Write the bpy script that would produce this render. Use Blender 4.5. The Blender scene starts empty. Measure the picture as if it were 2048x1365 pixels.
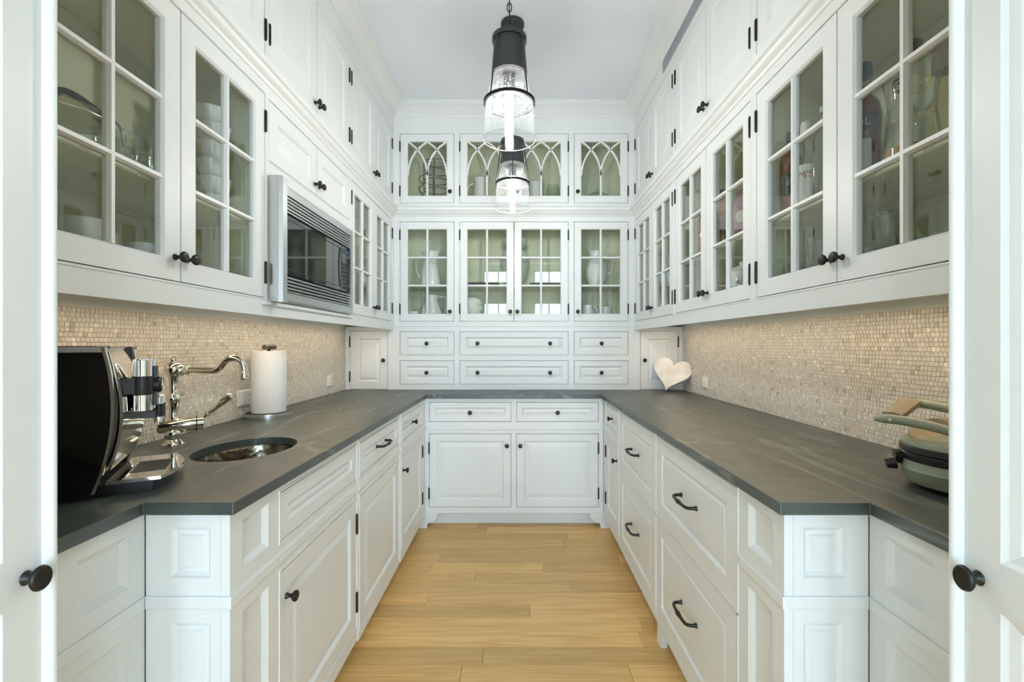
import bpy, bmesh, math, random
from mathutils import Vector, Matrix
random.seed(7)
sc = bpy.context.scene
C = sc.collection
PI = math.pi

# ------------------------------------------------------------------ camera
CX, CZ, FPX, VX, VY = 0.022, 1.2575, 910.0, 1034.0, 688.0
cam = bpy.data.cameras.new('camera'); cam_o = bpy.data.objects.new('camera', cam); C.objects.link(cam_o)
cam.sensor_width = 36.0; cam.lens = FPX * 36.0 / 2048.0
cam.shift_x = -(VX - 1024.0) / 2048.0; cam.shift_y = (VY - 682.5) / 2048.0
cam.clip_start = 0.02
cam_o.location = (CX, 0, CZ); cam_o.rotation_euler = (PI / 2, 0, 0)
sc.camera = cam_o

# ------------------------------------------------------------------ world, daylight, exposure
world = bpy.data.worlds.new('sky'); sc.world = world; world.use_nodes = True
bg = world.node_tree.nodes['Background']; bg.inputs[0].default_value = (0.62, 0.80, 1.0, 1); bg.inputs[1].default_value = 6.0
sc.view_settings.view_transform = 'Standard'; sc.view_settings.look = 'None'
sc.view_settings.gamma = 1.0; sc.view_settings.use_curve_mapping = False
sc.view_settings.exposure = 0.22
try:
    sc.cycles.use_denoising = True; sc.cycles.denoiser = 'OPENIMAGEDENOISE'
    sc.cycles.max_bounces = 8; sc.cycles.diffuse_bounces = 4; sc.cycles.glossy_bounces = 4
    sc.cycles.transparent_max_bounces = 14; sc.cycles.use_adaptive_sampling = True; sc.cycles.adaptive_threshold = 0.1; sc.cycles.adaptive_min_samples = 16; sc.cycles.sample_clamp_indirect = 8.0
    sc.cycles.caustics_reflective = False; sc.cycles.caustics_refractive = False
except Exception: pass

def area_light(name, loc, rot, sx, sy, radiance, col):
    l = bpy.data.lights.new(name, 'AREA'); l.shape = 'RECTANGLE'; l.size = sx; l.size_y = sy
    l.energy = radiance * PI * sx * sy; l.color = col
    o = bpy.data.objects.new(name, l); C.objects.link(o); o.location = loc; o.rotation_euler = rot
    return o
ZK = 3.03
KY = -3.6                                     # far wall of the kitchen behind the camera
WIN = [(-1.95, -1.25), (-0.75, -0.05), (0.40, 1.10), (1.40, 2.10)]  # middle two belong to the kitchen, outer two added to bring in more light
WINZ = [(0.12, 2.20), (2.62, 2.93)]  # tall row carried down near the floor to add daylight
DAY = (0.62, 0.78, 1.0)
for a, b in WIN:                              # area lamps as daylight outside each kitchen window, the added outer ones too
    for z0, z1 in WINZ:
        area_light('window_daylight', ((a + b) / 2, KY - 0.16, (z0 + z1) / 2), (PI / 2, 0, 0), b - a, z1 - z0, 13.0, DAY)
# under-cabinet strips (their fixtures are built further down)
for s in (-1, 1):
    area_light('under_cabinet_light', (s * 1.08, 2.05, 1.378), (0, 0, 0), 0.03, 2.40, 10.5, (1.0, 0.79, 0.54))

# ------------------------------------------------------------------ materials
def new_mat(name):
    m = bpy.data.materials.new(name); m.use_nodes = True
    nt = m.node_tree; nt.nodes.clear()
    out = nt.nodes.new('ShaderNodeOutputMaterial')
    return m, nt, out
def principled(name, col, rough=0.5, metal=0.0, spec=0.5, bump=None, coat=0.0):
    m, nt, out = new_mat(name)
    p = nt.nodes.new('ShaderNodeBsdfPrincipled')
    p.inputs['Base Color'].default_value = (*col, 1); p.inputs['Roughness'].default_value = rough
    p.inputs['Metallic'].default_value = metal
    p.inputs['Specular IOR Level'].default_value = spec
    p.inputs['Coat Weight'].default_value = coat
    nt.links.new(p.outputs[0], out.inputs[0])
    if bump:
        kind, scale, strength, dist = bump
        tc = nt.nodes.new('ShaderNodeTexCoord')
        t = nt.nodes.new('ShaderNodeTexNoise' if kind == 'noise' else 'ShaderNodeTexVoronoi')
        t.inputs['Scale'].default_value = scale
        nt.links.new(tc.outputs['Object'], t.inputs['Vector'])
        b = nt.nodes.new('ShaderNodeBump'); b.inputs['Strength'].default_value = strength; b.inputs['Distance'].default_value = dist
        nt.links.new(t.outputs[0], b.inputs['Height']); nt.links.new(b.outputs[0], p.inputs['Normal'])
    return m
def thin_glass(name, tint=(1, 1, 1), base=0.04, top=0.75, power=4.0, rough=0.01, seeds=None):
    m, nt, out = new_mat(name)
    tr = nt.nodes.new('ShaderNodeBsdfTransparent'); tr.inputs[0].default_value = (*tint, 1)
    gl = nt.nodes.new('ShaderNodeBsdfGlossy'); gl.inputs['Roughness'].default_value = rough
    lw = nt.nodes.new('ShaderNodeLayerWeight')
    pw = nt.nodes.new('ShaderNodeMath'); pw.operation = 'POWER'; pw.inputs[1].default_value = power
    nt.links.new(lw.outputs['Facing'], pw.inputs[0])
    ma = nt.nodes.new('ShaderNodeMath'); ma.operation = 'MULTIPLY_ADD'; ma.inputs[1].default_value = top; ma.inputs[2].default_value = base
    nt.links.new(pw.outputs[0], ma.inputs[0])
    mx = nt.nodes.new('ShaderNodeMixShader'); nt.links.new(ma.outputs[0], mx.inputs[0])
    nt.links.new(tr.outputs[0], mx.inputs[1]); nt.links.new(gl.outputs[0], mx.inputs[2])
    last = mx
    if seeds:
        scale, lo, hi, amt = seeds
        tc = nt.nodes.new('ShaderNodeTexCoord')
        vo = nt.nodes.new('ShaderNodeTexNoise'); vo.inputs['Scale'].default_value = scale; vo.inputs['Detail'].default_value = 3
        nt.links.new(tc.outputs['Object'], vo.inputs['Vector'])
        mr = nt.nodes.new('ShaderNodeMapRange'); mr.inputs[1].default_value = lo; mr.inputs[2].default_value = hi
        mr.inputs[3].default_value = 0.002; mr.inputs[4].default_value = amt
        nt.links.new(vo.outputs[0], mr.inputs[0])
        ts = nt.nodes.new('ShaderNodeBsdfTranslucent'); ts.inputs[0].default_value = (0.95, 0.97, 1, 1)
        m2 = nt.nodes.new('ShaderNodeMixShader'); nt.links.new(mr.outputs[0], m2.inputs[0])
        nt.links.new(mx.outputs[0], m2.inputs[1]); nt.links.new(ts.outputs[0], m2.inputs[2])
        last = m2
    nt.links.new(last.outputs[0], out.inputs[0])
    return m
def emission(name, col, strength):
    m, nt, out = new_mat(name)
    e = nt.nodes.new('ShaderNodeEmission'); e.inputs[0].default_value = (*col, 1); e.inputs[1].default_value = strength
    nt.links.new(e.outputs[0], out.inputs[0]); return m

M = {}
M['paint'] = principled('white_cabinet_paint', (0.80, 0.808, 0.785), 0.38, spec=0.4)
M['inside'] = principled('shade_tinted_white_paint', (0.79, 0.775, 0.58), 0.5, spec=0.3)  # same white paint as outside, with its olive shade put into the colour
M['ceil'] = principled('ceiling_paint', (0.84, 0.86, 0.90), 0.8, spec=0.2)
M['wall'] = principled('wall_paint', (0.78, 0.78, 0.74), 0.7, spec=0.2)
M['bronze'] = principled('oil_rubbed_bronze', (0.030, 0.028, 0.024), 0.38, metal=0.6)
M['nickel'] = principled('polished_nickel', (0.80, 0.77, 0.70), 0.08, metal=1.0)
M['chrome'] = principled('chrome', (0.86, 0.86, 0.86), 0.06, metal=1.0)
M['steel'] = principled('brushed_steel', (0.62, 0.63, 0.63), 0.30, metal=1.0)
M['hammered'] = principled('hammered_metal', (0.36, 0.31, 0.25), 0.2, metal=1.0, bump=('vor', 45, 0.3, 0.004))
M['silver'] = principled('silver_plastic', (0.60, 0.61, 0.62), 0.3, metal=0.35)
M['black'] = principled('black_plastic', (0.012, 0.012, 0.013), 0.35)
M['gloss_black'] = principled('glossy_black_panel', (0.006, 0.006, 0.006), 0.06, spec=0.6)
M['black_glass'] = principled('black_oven_glass', (0.014, 0.018, 0.016), 0.03, spec=0.9)
M['dark_slot'] = principled('dark_slot', (0.02, 0.02, 0.018), 0.6)
M['lampmetal'] = principled('bronze_lamp_metal', (0.045, 0.047, 0.047), 0.5, metal=0.3)
M['lampring'] = principled('dimmed_lamp_ring', (0.010, 0.010, 0.010), 0.6, spec=0.15)  # lamp metal darkened so the bulb's light on the inner face stays low
M['ceramic'] = principled('white_ceramic', (0.82, 0.82, 0.80), 0.15, spec=0.5)
M['green_ceramic'] = principled('sage_glazed_ceramic', (0.56, 0.64, 0.58), 0.2)
M['tray'] = principled('dark_olive_tray', (0.05, 0.055, 0.04), 0.4)
M['paper'] = principled('paper_towel', (0.86, 0.86, 0.84), 0.9, spec=0.1, bump=('noise', 260, 0.5, 0.002))
M['card'] = principled('cardboard', (0.45, 0.33, 0.2), 0.9)
M['plaster'] = principled('white_plaster', (0.80, 0.79, 0.75), 0.6)
M['outlet'] = principled('white_outlet_plastic', (0.80, 0.80, 0.76), 0.3)
M['grout'] = principled('tile_grout', (0.64, 0.61, 0.56), 0.9, spec=0.2)
M['vent'] = principled('grey_vent_metal', (0.40, 0.42, 0.45), 0.5)
M['sage'] = principled('sage_green_enamel', (0.30, 0.33, 0.24), 0.35)
M['tan'] = principled('tan_enamel', (0.46, 0.38, 0.27), 0.4)
M['tanwood'] = principled('brown_handle_grip', (0.27, 0.22, 0.14), 0.5)
M['wire'] = principled('antique_brass_wire', (0.16, 0.13, 0.075), 0.45, metal=0.7)
M['glass'] = thin_glass('window_pane_glass', (0.955, 0.975, 0.955), 0.045, 0.75, 4.0)
M['ware'] = thin_glass('clear_glassware', (0.93, 0.955, 0.93), 0.05, 0.8, 2.6)
M['straw'] = thin_glass('straw_tinted_glass', (0.86, 0.80, 0.62), 0.05, 0.8, 2.6)
M['amberglass'] = thin_glass('amber_glass', (0.80, 0.45, 0.16), 0.05, 0.8, 3.0)
M['shade'] = thin_glass('seeded_glass', (0.975, 0.985, 0.985), 0.005, 0.35, 3.0, seeds=(190, 0.46, 0.64, 0.022))
M['amber'] = principled('amber_liquor', (0.50, 0.23, 0.07), 0.1)
M['red'] = principled('red_liquor', (0.22, 0.035, 0.02), 0.1)
M['navy'] = principled('navy_label', (0.03, 0.06, 0.13), 0.4)
M['labelw'] = principled('white_label', (0.75, 0.74, 0.70), 0.6)
M['labelb'] = principled('black_label', (0.02, 0.02, 0.02), 0.5)
M['redtext'] = principled('red_print', (0.40, 0.03, 0.04), 0.5)
M['gold'] = principled('gold_print', (0.72, 0.60, 0.22), 0.4, metal=0.3)
M['mauve'] = principled('mauve_packet', (0.25, 0.10, 0.11), 0.5)
M['bulb'] = emission('lit_bulb', (1.0, 0.975, 0.94), 240.0)
M['striplens'] = emission('warm_light_lens', (1.0, 0.80, 0.55), 6.0)

# soapstone
m, nt, out = new_mat('soapstone'); p = nt.nodes.new('ShaderNodeBsdfPrincipled')
tc = nt.nodes.new('ShaderNodeTexCoord')
mp = nt.nodes.new('ShaderNodeMapping'); mp.inputs['Scale'].default_value = (2.8, 0.62, 2.8); mp.inputs['Rotation'].default_value = (0, 0, 0.55)
nt.links.new(tc.outputs['Object'], mp.inputs[0])
n1 = nt.nodes.new('ShaderNodeTexNoise'); n1.inputs['Scale'].default_value = 1.7; n1.inputs['Detail'].default_value = 9; n1.inputs['Distortion'].default_value = 0.7
nt.links.new(mp.outputs[0], n1.inputs['Vector'])
r1 = nt.nodes.new('ShaderNodeValToRGB')
e = r1.color_ramp.elements; e[0].position = 0.30; e[0].color = (0.034, 0.045, 0.042, 1); e[1].position = 0.75; e[1].color = (0.080, 0.095, 0.082, 1)
nt.links.new(n1.outputs[0], r1.inputs[0])
wv = nt.nodes.new('ShaderNodeTexNoise'); wv.inputs['Scale'].default_value = 1.1; wv.inputs['Detail'].default_value = 6; wv.inputs['Distortion'].default_value = 0.9
nt.links.new(mp.outputs[0], wv.inputs['Vector'])
rv = nt.nodes.new('ShaderNodeValToRGB')
e = rv.color_ramp.elements; e[0].position = 0.485; e[0].color = (0, 0, 0, 1); e[1].position = 0.50; e[1].color = (1, 1, 1, 1)
e2 = rv.color_ramp.elements.new(0.515); e2.color = (0, 0, 0, 1)
nt.links.new(wv.outputs[0], rv.inputs[0])
mx = nt.nodes.new('ShaderNodeMixRGB'); mx.inputs[2].default_value = (0.20, 0.22, 0.19, 1)
ml = nt.nodes.new('ShaderNodeMath'); ml.operation = 'MULTIPLY'; ml.inputs[1].default_value = 0.65
nt.links.new(rv.outputs[0], ml.inputs[0]); nt.links.new(ml.outputs[0], mx.inputs[0]); nt.links.new(r1.outputs[0], mx.inputs[1])
nt.links.new(mx.outputs[0], p.inputs['Base Color'])
n2 = nt.nodes.new('ShaderNodeTexNoise'); n2.inputs['Scale'].default_value = 14; n2.inputs['Detail'].default_value = 5
nt.links.new(tc.outputs['Object'], n2.inputs['Vector'])
mr = nt.nodes.new('ShaderNodeMapRange'); mr.inputs[3].default_value = 0.30; mr.inputs[4].default_value = 0.48
nt.links.new(n2.outputs[0], mr.inputs[0]); nt.links.new(mr.outputs[0], p.inputs['Roughness'])
p.inputs['Specular IOR Level'].default_value = 0.75
nt.links.new(p.outputs[0], out.inputs[0]); M['stone'] = m

# marble board
m, nt, out = new_mat('pale_marble'); p = nt.nodes.new('ShaderNodeBsdfPrincipled')
tc = nt.nodes.new('ShaderNodeTexCoord'); n1 = nt.nodes.new('ShaderNodeTexNoise'); n1.inputs['Scale'].default_value = 9; n1.inputs['Detail'].default_value = 6
nt.links.new(tc.outputs['Object'], n1.inputs['Vector']); r1 = nt.nodes.new('ShaderNodeValToRGB')
e = r1.color_ramp.elements; e[0].position = 0.35; e[0].color = (0.62, 0.57, 0.52, 1); e[1].position = 0.6; e[1].color = (0.80, 0.78, 0.74, 1)
nt.links.new(n1.outputs[0], r1.inputs[0]); nt.links.new(r1.outputs[0], p.inputs['Base Color']); p.inputs['Roughness'].default_value = 0.4
nt.links.new(p.outputs[0], out.inputs[0]); M['marble'] = m

# mosaic tile: colour varies from tile to tile (object random, or per-face attribute on the joined rest)
m, nt, out = new_mat('stone_mosaic'); p = nt.nodes.new('ShaderNodeBsdfPrincipled')
oi = nt.nodes.new('ShaderNodeObjectInfo'); at = nt.nodes.new('ShaderNodeAttribute'); at.attribute_name = 'rnd'
ad = nt.nodes.new('ShaderNodeMath'); ad.operation = 'ADD'; nt.links.new(oi.outputs['Random'], ad.inputs[0]); nt.links.new(at.outputs['Fac'], ad.inputs[1])
fr = nt.nodes.new('ShaderNodeMath'); fr.operation = 'FRACT'; nt.links.new(ad.outputs[0], fr.inputs[0])
r1 = nt.nodes.new('ShaderNodeValToRGB'); cr = r1.color_ramp; cr.interpolation = 'CONSTANT'
cols = [(0.0, (0.643, 0.606, 0.546)), (0.14, (0.684, 0.648, 0.589)), (0.3, (0.62, 0.594, 0.546)), (0.42, (0.702, 0.666, 0.595)), (0.55, (0.649, 0.612, 0.527)), (0.66, (0.603, 0.564, 0.49)), (0.78, (0.749, 0.72, 0.657)), (0.86, (0.655, 0.618, 0.583)), (0.955, (0.468, 0.438, 0.341)), (0.975, (0.842, 0.804, 0.732))]
while len(cr.elements) < len(cols): cr.elements.new(0.5)
for el, (pos, c) in zip(cr.elements, cols): el.position = pos; el.color = (*c, 1)
nt.links.new(fr.outputs[0], r1.inputs[0]); nt.links.new(r1.outputs[0], p.inputs['Base Color'])
p.inputs['Roughness'].default_value = 0.42; nt.links.new(p.outputs[0], out.inputs[0]); M['tile'] = m

# oak
m, nt, out = new_mat('oak_plank'); p = nt.nodes.new('ShaderNodeBsdfPrincipled')
oi = nt.nodes.new('ShaderNodeObjectInfo'); tc = nt.nodes.new('ShaderNodeTexCoord')
cb = nt.nodes.new('ShaderNodeCombineXYZ'); mu = nt.nodes.new('ShaderNodeMath'); mu.operation = 'MULTIPLY'; mu.inputs[1].default_value = 37.0
nt.links.new(oi.outputs['Random'], mu.inputs[0]); nt.links.new(mu.outputs[0], cb.inputs[2])
va = nt.nodes.new('ShaderNodeVectorMath'); nt.links.new(tc.outputs['Object'], va.inputs[0]); nt.links.new(cb.outputs[0], va.inputs[1])
mp = nt.nodes.new('ShaderNodeMapping'); mp.inputs['Scale'].default_value = (2.2, 38.0, 1.0); nt.links.new(va.outputs[0], mp.inputs[0])
n1 = nt.nodes.new('ShaderNodeTexNoise'); n1.inputs['Scale'].default_value = 1.6; n1.inputs['Detail'].default_value = 7; n1.inputs['Distortion'].default_value = 0.6
nt.links.new(mp.outputs[0], n1.inputs['Vector'])
r1 = nt.nodes.new('ShaderNodeValToRGB'); e = r1.color_ramp.elements
e[0].position = 0.32; e[0].color = (0.74, 0.43, 0.145, 1); e[1].position = 0.66; e[1].color = (0.89, 0.585, 0.235, 1)
nt.links.new(n1.outputs[0], r1.inputs[0])
hs = nt.nodes.new('ShaderNodeHueSaturation'); nt.links.new(r1.outputs[0], hs.inputs['Color'])
mr = nt.nodes.new('ShaderNodeMapRange'); mr.inputs[3].default_value = 0.80; mr.inputs[4].default_value = 1.10
nt.links.new(oi.outputs['Random'], mr.inputs[0]); nt.links.new(mr.outputs[0], hs.inputs['Value'])
nt.links.new(hs.outputs[0], p.inputs['Base Color']); p.inputs['Roughness'].default_value = 0.33; p.inputs['Specular IOR Level'].default_value = 0.4
nt.links.new(p.outputs[0], out.inputs[0]); M['oak'] = m

# ------------------------------------------------------------------ mesh helpers
WO = {}                                        # world origin of every object (parents are unrotated while building)
def link(name, data, mat, parent, origin, rot=(0, 0, 0)):
    o = bpy.data.objects.new(name, data); C.objects.link(o)
    if data is not None and mat is not None and not data.materials: data.materials.append(mat)
    origin = Vector(origin)
    if parent is not None:
        o.parent = parent; o.location = origin - WO[parent.name]
    else: o.location = origin
    o.rotation_euler = rot; WO[o.name] = origin
    return o
def tag(o, label, cat, group=None):
    o['label'] = label; o['category'] = cat
    if group: o['group'] = group
    return o
def struct(o, label=None, cat=None):
    o['kind'] = 'structure'
    if label: o['label'] = label
    if cat: o['category'] = cat
    return o
def thing(name, loc, label, cat, group=None):
    return tag(link(name, None, None, None, loc), label, cat, group)

def fL(fx): return (lambda u, v, w: (fx + w, u, v)), (0, PI / 2, 0)      # faces +X
def fR(fx): return (lambda u, v, w: (fx - w, u, v)), (0, -PI / 2, 0)     # faces -X
def fB(fy): return (lambda u, v, w: (u, fy - w, v)), (PI / 2, 0, 0)      # faces -Y
ID = (lambda x, y, z: (x, y, z))

class MB:
    def __init__(s, f=ID): s.v = []; s.f = []; s.fn = f
    def pt(s, *a): s.v.append(Vector(s.fn(*a))); return len(s.v) - 1
    def box(s, u0, u1, v0, v1, w0, w1):
        i = [s.pt(u, v, w) for w in (w0, w1) for v in (v0, v1) for u in (u0, u1)]
        for q in ((0, 1, 3, 2), (4, 5, 7, 6), (0, 1, 5, 4), (2, 3, 7, 6), (0, 2, 6, 4), (1, 3, 7, 5)): s.f.append([i[k] for k in q])
        return s
    def rings(s, rs, cap0=True, cap1=True, loop=False):
        n = len(rs[0])
        for a in range(len(rs) - (0 if loop else 1)):
            A, B = rs[a], rs[(a + 1) % len(rs)]
            for k in range(n): s.f.append([A[k], A[(k + 1) % n], B[(k + 1) % n], B[k]])
        if not loop:
            if cap0: s.f.append(list(rs[0]))
            if cap1: s.f.append(list(rs[-1]))
        return s
    def panel(s, u0, u1, v0, v1, steps, loop=False):
        rs = []
        for ins, w in steps:
            rs.append([s.pt(u0 + ins, v0 + ins, w), s.pt(u1 - ins, v0 + ins, w), s.pt(u1 - ins, v1 - ins, w), s.pt(u0 + ins, v1 - ins, w)])
        return s.rings(rs, loop=loop)
    def bar(s, a, b, hw, w0, w1, hw2=None):
        # straight bar in the (u,v) plane from a to b, half width hw at back (w0), hw2 at the front (w1)
        hw2 = hw if hw2 is None else hw2
        d = Vector((b[0] - a[0], b[1] - a[1])); d.normalize(); n = Vector((-d.y, d.x)); mid = w0 + (w1 - w0) * 0.55
        rs = []
        for q in (a, b):
            rs.append([s.pt(q[0] + n.x * h, q[1] + n.y * h, w) for h, w in ((hw, w0), (hw, mid), (hw2, w1), (-hw2, w1), (-hw, mid), (-hw, w0))])
        return s.rings(rs)
    def strip(s, pts, hw, w0, w1):
        rs = []
        for i, q in enumerate(pts):
            a = pts[max(i - 1, 0)]; b = pts[min(i + 1, len(pts) - 1)]
            d = Vector((b[0] - a[0], b[1] - a[1])); d.normalize(); n = Vector((-d.y, d.x))
            rs.append([s.pt(q[0] + n.x * h, q[1] + n.y * h, w) for h, w in ((hw, w0), (hw * .7, w1), (-hw * .7, w1), (-hw, w0))])
        return s.rings(rs)
    def prism(s, poly, w0, w1):
        A = [s.pt(u, v, w0) for u, v in poly]; B = [s.pt(u, v, w1) for u, v in poly]
        return s.rings([A, B])
    def lathe(s, prof, c=(0, 0, 0), n=24, axis='Z', sx=1.0, sy=1.0, caps=(True, True)):
        rs = []
        for r, h in prof:
            ring = []
            for k in range(n):
                t = 2 * PI * k / n; a, b = r * math.cos(t) * sx, r * math.sin(t) * sy
                q = {'Z': (a, b, h), 'X': (h, a, b), 'Y': (a, h, b)}[axis]
                ring.append(s.pt(c[0] + q[0], c[1] + q[1], c[2] + q[2]))
            rs.append(ring)
        return s.rings(rs, *caps)
    def tube(s, pts, r, n=10, closed=False):
        pts = [Vector(p) for p in pts]; m = len(pts); rr = r if isinstance(r, (list, tuple)) else [r] * m
        rs = []; up = None
        for i, p in enumerate(pts):
            a = pts[(i - 1) % m] if closed else pts[max(i - 1, 0)]
            b = pts[(i + 1) % m] if closed else pts[min(i + 1, m - 1)]
            d = (b - a).normalized()
            if up is None: up = Vector((0, 0, 1)) if abs(d.z) < 0.9 else Vector((1, 0, 0))
            sd = d.cross(up).normalized(); up = sd.cross(d).normalized()
            rs.append([s.pt(*(p + sd * math.cos(2 * PI * k / n) * rr[i] + up * math.sin(2 * PI * k / n) * rr[i])) for k in range(n)])
        return s.rings(rs, loop=closed)
    def sphere(s, c, r, nu=16, nv=10, sx=1, sy=1, sz=1):
        return s.lathe([(max(r * math.sin(PI * k / nv), r * .02) * 1, -r * math.cos(PI * k / nv) * sz) for k in range(nv + 1)], c, nu, 'Z', sx, sy)
    def mesh(s, name, origin, smooth=False):
        me = bpy.data.meshes.new(name)
        me.from_pydata([v - origin for v in s.v], [], s.f)
        bm = bmesh.new(); bm.from_mesh(me); bmesh.ops.recalc_face_normals(bm, faces=bm.faces); bm.to_mesh(me); bm.free()
        if smooth:
            for q in me.polygons: q.use_smooth = True
            me.set_sharp_from_angle(angle=math.radians(smooth if smooth > 1 else 40))
        return me
    def build(s, name, mat, parent=None, smooth=False):
        xs = [v.x for v in s.v]; ys = [v.y for v in s.v]; zs = [v.z for v in s.v]
        o = Vector(((min(xs) + max(xs)) / 2, (min(ys) + max(ys)) / 2, min(zs)))
        return link(name, s.mesh(name, o, smooth), M[mat] if isinstance(mat, str) else mat, parent, o)
def bez(p0, p1, p2, p3, n=12):
    p0, p1, p2, p3 = map(Vector, (p0, p1, p2, p3)); r = []
    for i in range(n + 1):
        t = i / n; r.append((1 - t) ** 3 * p0 + 3 * (1 - t) ** 2 * t * p1 + 3 * (1 - t) * t * t * p2 + t ** 3 * p3)
    return r
def at(x, y, Y):                                # photo pixel at depth Y -> point in the room
    return Vector((CX + (x - VX) / FPX * Y, Y, CZ + (VY - y) / FPX * Y))

# shared hardware meshes, local +Z points away from the face
KNOB = MB().lathe([(0.0085, 0), (0.0085, 0.003), (0.0055, 0.006), (0.0050, 0.013), (0.0090, 0.018), (0.0138, 0.022), (0.0150, 0.026), (0.0138, 0.0295), (0.0105, 0.031), (0.003, 0.0305)], n=18).mesh('knob', Vector((0, 0, 0)), 50)
KNOB.materials.append(M['bronze'])
HINGE = MB().lathe([(0.0015, -0.041), (0.0042, -0.0385), (0.0052, -0.034), (0.0052, 0.034), (0.0042, 0.0385), (0.0015, 0.041)], n=10).mesh('hinge', Vector((0, 0, 0)), 50)
HINGE.materials.append(M['bronze'])
_p = MB()
_p.lathe([(0.0085, 0), (0.0085, 0.003), (0.006, 0.006), (0.0055, 0.02)], (0, -0.068, 0), 12)
_p.lathe([(0.0085, 0), (0.0085, 0.003), (0.006, 0.006), (0.0055, 0.02)], (0, 0.068, 0), 12)
_pts = [(0, -0.068, 0.016)] + [tuple(q) for q in bez((0, -0.068, 0.018), (0, -0.066, 0.034), (0, -0.055, 0.036), (0, -0.02, 0.037), 6)] + [(0, 0, 0.0375)] + [tuple(q) for q in bez((0, 0.02, 0.037), (0, 0.055, 0.036), (0, 0.066, 0.034), (0, 0.068, 0.018), 6)] + [(0, 0.068, 0.016)]
_r = [0.0055] * 7 + [0.006, 0.0085, 0.006] + [0.0055] * 6
_r = _r[:len(_pts)] + [0.0055] * (len(_pts) - len(_r))
_p.tube(_pts, _r, 10)
PULL = _p.mesh('pull_handle', Vector((0, 0, 0)), 50); PULL.materials.append(M['bronze'])
def knob(parent, F, u, v, w=0.0): return link('knob', KNOB, None, parent, F[0](u, v, w), F[1])
def hinge(parent, F, u, v, w=0.0): return link('hinge', HINGE, None, parent, F[0](u, v, w + 0.003))
def pull(parent, F, u, v, w=0.0):  return link('pull_handle', PULL, None, parent, F[0](u, v, w - 0.003), F[1])

GAP = 0.0028
def face_frame(parent, F, u0, u1, v0, v1, ops, t=0.02, w=0.0, bead=True, name='face_frame'):
    us = sorted({u0, u1, *[o[0] for o in ops], *[o[1] for o in ops]}); vs = sorted({v0, v1, *[o[2] for o in ops], *[o[3] for o in ops]})
    b = MB(F[0]); ix = {}
    def P(i, j, k):
        if (i, j, k) not in ix: ix[(i, j, k)] = b.pt(us[i], vs[j], (w - t, w)[k])
        return ix[(i, j, k)]
    nu, nv = len(us) - 1, len(vs) - 1
    def full(i, j):
        if not (0 <= i < nu and 0 <= j < nv): return False
        cu, cv = (us[i] + us[i + 1]) / 2, (vs[j] + vs[j + 1]) / 2
        return not any(o[0] < cu < o[1] and o[2] < cv < o[3] for o in ops)
    for i in range(nu):
        for j in range(nv):
            if not full(i, j): continue
            b.f.append([P(i, j, 1), P(i + 1, j, 1), P(i + 1, j + 1, 1), P(i, j + 1, 1)])
            b.f.append([P(i, j, 0), P(i + 1, j, 0), P(i + 1, j + 1, 0), P(i, j + 1, 0)])
            if not full(i - 1, j): b.f.append([P(i, j, 0), P(i, j + 1, 0), P(i, j + 1, 1), P(i, j, 1)])
            if not full(i + 1, j): b.f.append([P(i + 1, j, 0), P(i + 1, j + 1, 0), P(i + 1, j + 1, 1), P(i + 1, j, 1)])
            if not full(i, j - 1): b.f.append([P(i, j, 0), P(i + 1, j, 0), P(i + 1, j, 1), P(i, j, 1)])
            if not full(i, j + 1): b.f.append([P(i, j + 1, 0), P(i + 1, j + 1, 0), P(i + 1, j + 1, 1), P(i, j + 1, 1)])
    if bead:
        for o in ops:
            b.panel(o[0] - 0.007, o[1] + 0.007, o[2] - 0.007, o[3] + 0.007, [(0, w - 0.003), (0.0012, w + 0.0022), (0.0055, w + 0.0022), (0.0069, w - 0.003)], loop=True)
    return b.build(name, 'paint', parent)

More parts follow.
